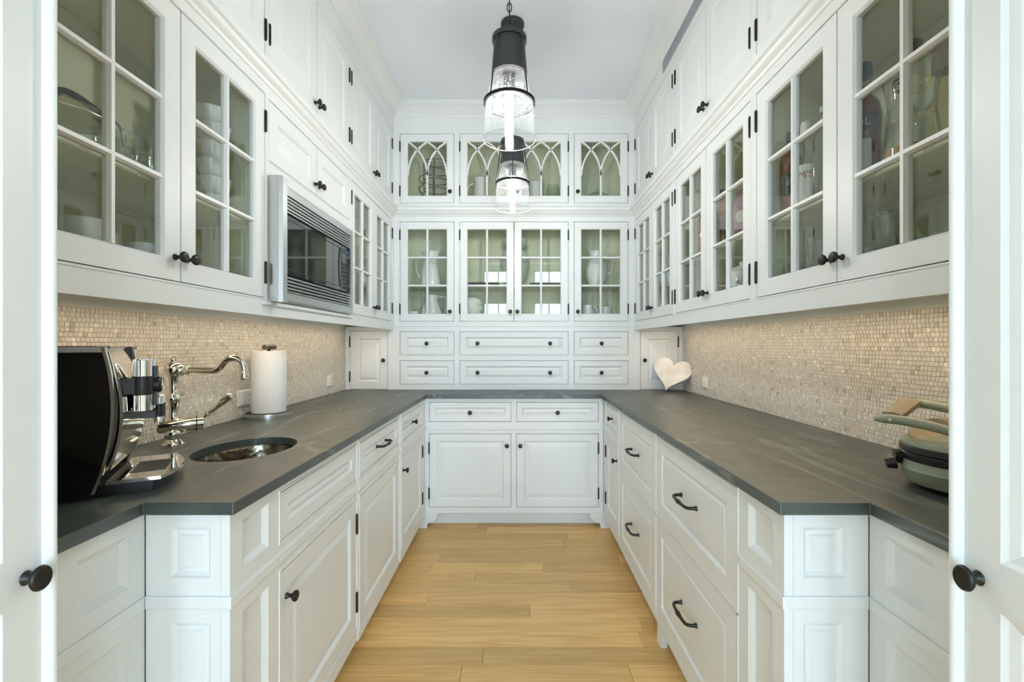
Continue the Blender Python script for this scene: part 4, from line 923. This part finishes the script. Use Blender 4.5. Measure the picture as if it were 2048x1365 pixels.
b = MB(); b.tube(bez((-1.06, 1.065, S1 + 0.120), (-1.07, 1.06, S1 + 0.165), (-1.04, 1.085, S1 + 0.165), (-1.00, 1.125, S1 + 0.115), 12), 0.008, 8); b.build('rubber_tab', 'black', t, 60)
for i, (x, y, h) in enumerate(((-1.03, 1.215, 0.115), (-1.10, 1.250, 0.135), (-1.02, 1.300, 0.100), (-1.09, 1.345, 0.105))):
    vessel('glass_mug', 'clear glass mug on the coffee-side cabinet shelf, %s from the jar' % ('first', 'second', 'third', 'fourth')[i], 'mug', x, y, S1, [(0.030, 0), (0.034, 0.004), (0.036, h * .5), (0.038, h)], 'ware', 0.003, (0.6, loop(0.036, 0.03, h - 0.03, 0.03)), 0.005, group='clear glass mugs')
z = S1
for i in range(6):
    vessel('white_cup', 'white cup in the tall stack beside the microwave, %s from the shelf' % ('first', 'second', 'third', 'fourth', 'fifth', 'topmost')[i], 'cup', -1.03 + 0.006 * math.sin(i * 2.1), 1.575, z, [(0.028, 0), (0.032, 0.003), (0.046, 0.030), (0.052, 0.060)], group='stacked white cups', n=24); z += 0.0605
vessel('white_creamer', 'small white creamer on the shelf beside the cup stack', 'jug', -1.10, 1.50, S1, [(0.03, 0), (0.042, 0.01), (0.046, 0.05), (0.034, 0.09), (0.038, 0.115)], handle=(-0.6, loop(0.036, 0.03, 0.095, 0.03)), spout=(2.5, 0.015, 0.08))
# -- left, past the microwave
for i, (x, y) in enumerate(((-1.02, 2.66), (-1.02, 2.80), (-1.05, 3.02), (-1.02, 3.16))):
    vessel('wine_glass', 'clear wine glass past the microwave, %s from the microwave' % ('first', 'second', 'third', 'fourth')[i], 'glass', x, y, S1, [(0.034, 0), (0.030, 0.003), (0.005, 0.008), (0.004, 0.080), (0.022, 0.095), (0.040, 0.130), (0.041, 0.165), (0.034, 0.205)], 'ware', 0.0022, group='wine glasses past the microwave', n=20)
    vessel('tumbler', 'clear tumbler below the wine glasses, %s from the microwave' % ('first', 'second', 'third', 'fourth')[i], 'glass', x, y + 0.02, S0, [(0.032, 0), (0.036, 0.004), (0.041, 0.115)], 'ware', 0.003, group='tumblers past the microwave', n=20)

# -- text helper
def text_on(parent, body, size, loc, rot, mat, ext=0.0004):
    cu = bpy.data.curves.new('lettering', 'FONT'); cu.body = body; cu.size = size; cu.extrude = ext; cu.align_x = 'CENTER'
    tmp = bpy.data.objects.new('lettering_tmp', cu); C.objects.link(tmp)
    dg = bpy.context.evaluated_depsgraph_get(); me = bpy.data.meshes.new_from_object(tmp.evaluated_get(dg))
    bpy.data.objects.remove(tmp)
    return link('lettering', me, M[mat], parent, loc, rot)
ROTR = (PI / 2, 0, -PI / 2)                    # text facing -X
def facing(ang): return (PI / 2, 0, ang - PI / 2 + PI)
def bottle(name, label, x, y, z, prof, mat='ware', liquid=None, cap=None, group='liquor bottles', sx=1.0, sy=1.0):
    t = thing(name, (x, y, z), label, 'bottle', group)
    MB().lathe(prof, (x, y, z), 28, 'Z', sx, sy).build('glass_body', mat, t, 40)
    if liquid:
        lm, top = liquid; lp_ = []
        for r, h in prof:
            if h <= top: lp_.append((max(r - 0.003, 0.002), h + 0.003 if not lp_ else h))
        lp_.append((lp_[-1][0], top)); MB().lathe(lp_, (x, y, z), 24, 'Z', sx, sy).build('liquor', lm, t, 40)
    if cap:
        cm, r, h0, h1 = cap; MB().lathe([(r, h0), (r * 1.02, h0 + 0.004), (r, h1 - 0.004), (r * 0.9, h1)], (x, y, z), 20).build('cap', cm, t, 40)
    return t
def label_patch(parent, x, y, z, r, a0, a1, h0, h1, mat, name='label'):
    b = MB(); n_ = 10; rs = []
    for rr in (r, r + 0.0006):
        for zz in (h0, h1): rs.append([b.pt(x + rr * math.cos(a0 + (a1 - a0) * k / n_), y + rr * math.sin(a0 + (a1 - a0) * k / n_), z + zz) for k in range(n_ + 1)])
    A, B_, D_, E_ = rs[0], rs[1], rs[3], rs[2]
    for P_, Q_ in ((A, B_), (B_, D_), (D_, E_), (E_, A)):
        for k in range(n_): b.f.append([P_[k], P_[k + 1], Q_[k + 1], Q_[k]])
    b.f.append([A[0], B_[0], D_[0], E_[0]]); b.f.append([A[-1], B_[-1], D_[-1], E_[-1]])
    return b.build(name, mat, parent)
def look(x, y): return math.atan2(0 - y, CX - x)   # direction from a thing towards the doorway
# -- right, liquor cabinet shelf
x, y = 1.015, 1.300
t = bottle('liquor_bottle', 'red liquor bottle with blue cap and navy OL label', x, y, S1, [(0.040, 0), (0.044, 0.006), (0.044, 0.060), (0.040, 0.130), (0.043, 0.200), (0.036, 0.235), (0.018, 0.262), (0.016, 0.310), (0.018, 0.316)], 'ware', ('red', 0.285), ('navy', 0.0185, 0.312, 0.352))
a = look(x, y) - 0.15; label_patch(t, x, y, S1, 0.0448, a - 0.9, a + 0.9, 0.150, 0.195, 'navy'); label_patch(t, x, y, S1, 0.0445, a - 0.5, a + 0.5, 0.035, 0.125, 'labelw')
text_on(t, 'OL', 0.034, (x + 0.0465 * math.cos(a), y + 0.0465 * math.sin(a), S1 + 0.160), (PI / 2, 0, a + PI / 2), 'gold')
x, y = 0.99, 1.115
t = bottle('liquor_bottle', 'clear flared liqueur bottle with gold oval lettering', x, y, S1, [(0.055, 0), (0.060, 0.006), (0.056, 0.05), (0.046, 0.12), (0.050, 0.17), (0.058, 0.205), (0.052, 0.228), (0.020, 0.240), (0.018, 0.262)], 'ware', ('amber', 0.030), ('black', 0.021, 0.258, 0.292))
a = look(x, y); ca, sa = math.cos(a), math.sin(a)
b = MB(); b.tube([(x + 0.060 * ca - 0.034 * math.cos(q) * sa, y + 0.060 * sa + 0.034 * math.cos(q) * ca, S1 + 0.165 + 0.024 * math.sin(q)) for q in [2 * PI * k / 32 for k in range(32)]], 0.0012, 6, True); b.build('gold_oval', 'gold', t, 60)
text_on(t, 'AZZO', 0.024, (x + 0.060 * ca, y + 0.060 * sa, S1 + 0.157), (PI / 2, 0, a + PI / 2), 'gold')
text_on(t, 'AMARETTO', 0.0150, (x + 0.0590 * ca, y + 0.0590 * sa, S1 + 0.085), (PI / 2, 0, a + PI / 2), 'gold')
bottle('liquor_bottle', 'amber glass decanter bottle behind the gold-lettered bottle', 1.125, 1.165, S1, [(0.050, 0), (0.054, 0.006), (0.054, 0.15), (0.028, 0.19), (0.024, 0.26), (0.030, 0.31)], 'straw', ('amber', 0.05), ('tan', 0.031, 0.255, 0.33))
bottle('liquor_bottle', 'tall clear bottle with black cap between red and gold-lettered bottles', 1.105, 1.285, S1, [(0.042, 0), (0.046, 0.006), (0.044, 0.16), (0.040, 0.20), (0.016, 0.235), (0.015, 0.27)], 'ware', None, ('black', 0.018, 0.268, 0.30))
x, y = 0.992, 1.612
t = bottle('liquor_bottle', 'amber liqueur bottle with black ST. label', x, y, S1, [(0.030, 0), (0.034, 0.006), (0.036, 0.20), (0.028, 0.225), (0.013, 0.24), (0.012, 0.275)], 'amberglass', ('amber', 0.18), ('black', 0.015, 0.272, 0.30))
a = look(x, y); label_patch(t, x, y, S1, 0.0368, a - 0.75, a + 0.75, 0.075, 0.150, 'labelb'); text_on(t, 'ST.', 0.022, (x + 0.0385 * math.cos(a), y + 0.0385 * math.sin(a), S1 + 0.108), (PI / 2, 0, a + PI / 2), 'labelw')
x, y = 0.990, 1.525
t = bottle('liquor_bottle', "clear gin bottle with white label lettered M'S in red", x, y, S1, [(0.032, 0), (0.036, 0.006), (0.036, 0.165), (0.030, 0.20), (0.014, 0.225), (0.013, 0.26)], 'ware', None, ('labelw', 0.016, 0.256, 0.295))
a = look(x, y); label_patch(t, x, y, S1, 0.0366, a - 0.9, a + 0.9, 0.020, 0.145, 'labelw'); text_on(t, "M'S", 0.032, (x + 0.0385 * math.cos(a), y + 0.0385 * math.sin(a), S1 + 0.100), (PI / 2, 0, a + PI / 2), 'redtext')
bottle('liquor_bottle', 'tall clear embossed bottle beside the white-labelled gin bottle', 1.000, 1.445, S1, [(0.034, 0), (0.038, 0.006), (0.036, 0.17), (0.030, 0.21), (0.014, 0.24), (0.013, 0.29)], 'ware', None, ('steel', 0.015, 0.288, 0.31))
for i, (x, y, k) in enumerate(((0.985, 1.09, 0), (1.06, 1.16, 0), (0.975, 1.175, 1), (1.03, 1.255, 0), (0.985, 1.315, 2), (0.985, 1.445, 1), (1.04, 1.50, 1), (0.985, 1.56, 0), (1.06, 1.60, 0))):
    pr, lab = (([(0.036, 0), (0.040, 0.004), (0.044, 0.105)], 'clear tumbler'), ([(0.034, 0), (0.028, 0.003), (0.005, 0.008), (0.0045, 0.065), (0.025, 0.085), (0.038, 0.125), (0.034, 0.175)], 'clear stemmed glass'), ([(0.034, 0), (0.038, 0.004), (0.040, 0.085)], 'brown glass tumbler'))[k]
    vessel('tumbler' if k != 1 else 'wine_glass', lab + ' under the liquor bottles, %s from the open door' % ('first', 'second', 'third', 'fourth', 'fifth', 'sixth', 'seventh', 'eighth', 'farthest')[i], 'glass', x, y, S0, pr, 'amberglass' if k == 2 else 'ware', 0.0028, group='glasses under the liquor bottles', n=20)
# -- right, middle glass cabinet
t = thing('mauve_packet', (1.00, 1.985, S1), 'mauve packet with white oval label in the middle glass cabinet', 'packet')
b = MB(); rs = []
for h, rx, ry in ((0, .040, .034), (0.01, .045, .038), (0.10, .046, .040), (0.17, .042, .034), (0.20, .036, .020), (0.225, .041, .006)):
    rs.append([b.pt(1.00 + ry * math.cos(2 * PI * k / 24), 1.985 + rx * math.sin(2 * PI * k / 24), S1 + h) for k in range(24)])
b.rings(rs); b.build('wrapper', 'mauve', t, 40)
a = look(1.00, 1.985); b = MB(); q0 = Vector((1.00 + 0.0415 * math.cos(a), 1.985 + 0.0415 * math.sin(a), S1 + 0.100)); d1 = Vector((-math.sin(a), math.cos(a), 0)); d2 = Vector((math.cos(a), math.sin(a), 0))
rs = [[b.pt(*(q0 + d2 * w_ + d1 * 0.022 * math.cos(2 * PI * k / 24) + Vector((0, 0, 0.026 * math.sin(2 * PI * k / 24))))) for k in range(24)] for w_ in (-0.006, 0.0035)]
b.rings(rs); b.build('label', 'labelw', t)
bottle('liquor_bottle', 'dark bottle with amber neck in the middle glass cabinet, near the mauve packet', 1.09, 2.07, S1, [(0.036, 0), (0.040, 0.006), (0.040, 0.18), (0.034, 0.21), (0.015, 0.24), (0.014, 0.30)], 'amberglass', ('amber', 0.12), ('labelw', 0.016, 0.298, 0.33))
bottle('liquor_bottle', 'brown liquor bottle in the middle glass cabinet, farther from the mauve packet', 1.00, 2.16, S1, [(0.036, 0), (0.040, 0.006), (0.040, 0.16), (0.015, 0.21), (0.014, 0.26)], 'amberglass', ('red', 0.15), ('black', 0.016, 0.258, 0.285))
bottle('liquor_bottle', 'tall amber bottle in the middle glass cabinet, nearest the heart', 1.00, 2.36, S1, [(0.036, 0), (0.040, 0.006), (0.040, 0.20), (0.015, 0.24), (0.014, 0.29)], 'amberglass', ('amber', 0.19), ('black', 0.016, 0.288, 0.31))
t = thing('relief_jar', (1.00, 1.975, S0), 'pale ceramic jar with raised medallion low in the middle glass cabinet', 'jar')
lathe_part('jar_body', 'ceramic', [(0.045, 0), (0.058, 0.01), (0.064, 0.06), (0.060, 0.12), (0.046, 0.15)], 1.00, 1.975, S0, t)
lathe_part('lid', 'ceramic', [(0.048, 0.151), (0.050, 0.158), (0.030, 0.172), (0.010, 0.178), (0.012, 0.190), (0.004, 0.196)], 1.00, 1.975, S0, t)
a = look(1.00, 1.975)
for i in range(8): MB().sphere((1.00 + 0.062 * math.cos(a) - 0.026 * math.cos(i * PI / 4) * math.sin(a), 1.975 + 0.062 * math.sin(a) + 0.026 * math.cos(i * PI / 4) * math.cos(a), S0 + 0.08 + 0.030 * math.sin(i * PI / 4)), 0.008, 10, 6).build('medallion_bead', 'ceramic', t, 60)
MB().sphere((1.00 + 0.062 * math.cos(a), 1.975 + 0.062 * math.sin(a), S0 + 0.08), 0.014, 12, 8).build('medallion', 'ceramic', t, 60)
t = thing('pillar_candle', (0.985, 2.22, S0), 'slim white pillar candle low in the middle glass cabinet', 'candle')
lathe_part('wax', 'ceramic', [(0.016, 0), (0.017, 0.003), (0.017, 0.165), (0.013, 0.168), (0.003, 0.166)], 0.985, 2.22, S0, t); lathe_part('wick', 'black', [(0.001, 0.166), (0.001, 0.176)], 0.985, 2.22, S0, t, 6)
for i, (x, y) in enumerate(((1.02, 2.68), (1.02, 2.80), (1.00, 3.05), (1.03, 3.20))):
    vessel('wine_glass', 'clear wine glass above the heart, %s from the liquor cabinet' % ('first', 'second', 'third', 'fourth')[i], 'glass', x, y, S1, [(0.034, 0), (0.030, 0.003), (0.005, 0.008), (0.004, 0.080), (0.022, 0.095), (0.040, 0.130), (0.041, 0.165), (0.034, 0.205)], 'ware', 0.0022, group='wine glasses above the heart', n=20)
    vessel('white_bowl', 'white bowl below the wine glasses above the heart, %s from the liquor cabinet' % ('first', 'second', 'third', 'fourth')[i], 'bowl', x, y, S0, [(0.03, 0), (0.034, 0.005), (0.052, 0.04), (0.056, 0.07)], group='white bowls above the heart', n=20)

# -- hutch
vessel('white_pitcher', 'tall tapered white pitcher on the microwave-side hutch shelf', 'pitcher', -0.655, 3.56, S1, [(0.075, 0), (0.086, 0.006), (0.084, 0.04), (0.062, 0.15), (0.052, 0.21), (0.056, 0.250), (0.062, 0.270)], handle=(PI, [(0.060, 0.235), (0.13, 0.27), (0.13, 0.12), (0.078, 0.07)]), hr=0.009, spout=(0, 0.03, 0.22))
vessel('white_pitcher', 'round-bellied white pitcher low in the microwave-side hutch cabinet', 'pitcher', -0.645, 3.56, S0, [(0.055, 0), (0.062, 0.006), (0.086, 0.05), (0.088, 0.085), (0.062, 0.140), (0.050, 0.175), (0.062, 0.215)], handle=(0, [(0.060, 0.200), (0.14, 0.24), (0.13, 0.10), (0.084, 0.06)]), hr=0.008, spout=(PI, 0.03, 0.17))
vessel('white_cup', 'small white cup beside the round-bellied pitcher', 'cup', -0.775, 3.50, S0, [(0.025, 0), (0.030, 0.003), (0.040, 0.05), (0.042, 0.085)])
vessel('tall_vase', 'tall sage and cream vase in the centre of the hutch', 'vase', 0.005, 3.56, S1, [(0.055, 0), (0.066, 0.006), (0.095, 0.12), (0.110, 0.205), (0.105, 0.25), (0.075, 0.285), (0.068, 0.30), (0.098, 0.345), (0.100, 0.365)], 'green_ceramic', 0.005)
t = tag(MB().panel(-0.38, -0.13, 3.47, 3.68, [(0, S1), (-0.012, S1 + 0.022), (-0.004, S1 + 0.022), (0.008, S1 + 0.008)]).build('serving_tray', 'tray'), 'dark olive serving tray on the central hutch shelf', 'tray')
t = tag(MB().panel(0.13, 0.36, 3.47, 3.68, [(0, S1), (-0.010, S1 + 0.018), (-0.003, S1 + 0.018), (0.008, S1 + 0.007)]).build('serving_tray', 'tray'), 'dark olive serving tray beside the tall vase, heart side', 'tray')
# plaster face
t = thing('plaster_bust', (-0.318, 3.50, S0), 'white plaster head sculpture in profile, low in the hutch', 'sculpture')
b = MB(); rs = []
prof = [(0.000, -0.055, 0.040, 0.045), (0.012, -0.055, 0.040, 0.045), (0.030, -0.045, 0.035, 0.035), (0.045, -0.050, 0.038, 0.036), (0.055, -0.062, 0.058, 0.042), (0.064, -0.066, 0.068, 0.046), (0.072, -0.068, 0.060, 0.050), (0.080, -0.070, 0.066, 0.053), (0.086, -0.071, 0.062, 0.055), (0.093, -0.072, 0.067, 0.057), (0.100, -0.073, 0.066, 0.058), (0.106, -0.074, 0.080, 0.059), (0.114, -0.075, 0.077, 0.060), (0.124, -0.076, 0.068, 0.061), (0.132, -0.076, 0.063, 0.061), (0.140, -0.076, 0.070, 0.061), (0.155, -0.074, 0.069, 0.059), (0.172, -0.066, 0.060, 0.052), (0.186, -0.050, 0.042, 0.038), (0.194, -0.02, 0.012, 0.015)]
for h, xb, xf, hw_ in prof:
    ring = []
    for k in range(28):
        q = 2 * PI * k / 28; c, s = math.cos(q), math.sin(q)
        ex = xf if c > 0 else -xb
        if c > 0 and 0.098 < h < 0.136: c2 = c ** 1.0 * ((1 - 0.16) + 0.16 * max(0, c) ** 14)       # nose ridge
        else: c2 = c
        ring.append(b.pt(-0.318 + ex * c2, 3.50 + hw_ * s * 0.95, S0 + h))
    rs.append(ring)
b.rings(rs); b.build('head', 'plaster', t, 70)
for s in (-1, 1): MB().sphere((-0.328, 3.50 + s * 0.056, S0 + 0.118), 0.014, 12, 8, 0.7, 0.4, 1.2).build('ear', 'plaster', t, 60)
vessel('white_pitcher', 'egg-shaped white pitcher on the heart-side hutch shelf', 'pitcher', 0.640, 3.56, S1, [(0.055, 0), (0.062, 0.006), (0.086, 0.08), (0.088, 0.12), (0.070, 0.185), (0.046, 0.220), (0.042, 0.25), (0.052, 0.275)], handle=(0, [(0.048, 0.24), (0.16, 0.25), (0.15, 0.11), (0.088, 0.09)]), hr=0.008, spout=(PI, 0.025, 0.24))
vessel('white_creamer', 'small white creamer low in the heart-side hutch, nearest the vase', 'jug', 0.57, 3.52, S0, [(0.04, 0), (0.045, 0.005), (0.055, 0.06), (0.040, 0.11), (0.044, 0.135)], handle=(0, loop(0.042, 0.04, 0.12, 0.04)), spout=(PI, 0.018, 0.1), hr=0.006)
vessel('white_creamer', 'small white creamer low in the heart-side hutch, nearest the corner', 'jug', 0.72, 3.55, S0, [(0.036, 0), (0.041, 0.005), (0.050, 0.055), (0.036, 0.10), (0.040, 0.125)], handle=(0, loop(0.038, 0.035, 0.11, 0.036)), spout=(PI, 0.018, 0.1), hr=0.006)
# -- gothic row
t = thing('wire_plate_rack', (-0.605, 3.53, SG), 'antique brass tiered wire plate rack behind the gothic glass', 'rack')
for k, h in enumerate((0.008, 0.070, 0.145, 0.215, 0.290, 0.360)):
    b = MB(); b.tube([(-0.605 + 0.095 * math.cos(2 * PI * i / 36), 3.53 + 0.080 * math.sin(2 * PI * i / 36), SG + h) for i in range(36)], 0.0035, 6, True); b.build('hoop', 'wire', t, 60)
for q in (0.0, PI / 2 * 1.25, PI, PI * 1.5): MB().tube([(-0.605 + 0.095 * math.cos(q), 3.53 + 0.080 * math.sin(q), SG), (-0.605 + 0.095 * math.cos(q), 3.53 + 0.080 * math.sin(q), SG + 0.365)], 0.0045, 8).build('post', 'wire', t, 60)
for h in (0.075, 0.150, 0.225):
    MB().tube(bez((-0.70, 3.52, SG + h + 0.035), (-0.745, 3.51, SG + h + 0.03), (-0.745, 3.51, SG + h - 0.025), (-0.70, 3.52, SG + h - 0.03), 10), 0.0035, 6).build('side_loop', 'wire', t, 60)
MB().tube([(-0.655 + (0.004 + 0.0022 * k) * math.cos(k * 0.5), 3.452, SG + 0.325 + (0.004 + 0.0022 * k) * math.sin(k * 0.5)) for k in range(16)], 0.003, 6).build('scroll', 'wire', t, 60)
vessel('white_pitcher', 'white pitcher behind the central gothic glass, microwave side', 'pitcher', -0.262, 3.56, SG, [(0.060, 0), (0.066, 0.005), (0.062, 0.10), (0.050, 0.20), (0.056, 0.245)], handle=(PI, loop(0.058, 0.04, 0.21, 0.07)), spout=(0, 0.025, 0.2))
vessel('white_vase', 'white cylinder vase behind the central gothic glass, heart side', 'vase', 0.175, 3.58, SG, [(0.05, 0), (0.054, 0.004), (0.054, 0.22)])
vessel('glass_jug', 'clear glass jug behind the central gothic glass', 'jug', 0.300, 3.52, SG, [(0.045, 0), (0.050, 0.004), (0.052, 0.14), (0.044, 0.18)], 'ware', 0.003, (0, loop(0.048, 0.04, 0.15, 0.035)), 0.005)
t = thing('cake_dome', (0.650, 3.56, SG), 'clear glass cake dome on a white plate behind gothic glass', 'cake dome')
lathe_part('plate', 'ceramic', [(0.06, 0), (0.065, 0.004), (0.135, 0.020), (0.137, 0.024), (0.10, 0.018), (0.004, 0.014)], 0.650, 3.56, SG, t, 40)
lathe_part('dome', 'ware', [(0.110, 0.0225), (0.112, 0.060), (0.098, 0.100), (0.060, 0.128), (0.012, 0.138), (0.010, 0.150), (0.018, 0.162), (0.004, 0.170)], 0.650, 3.56, SG, t, 40)
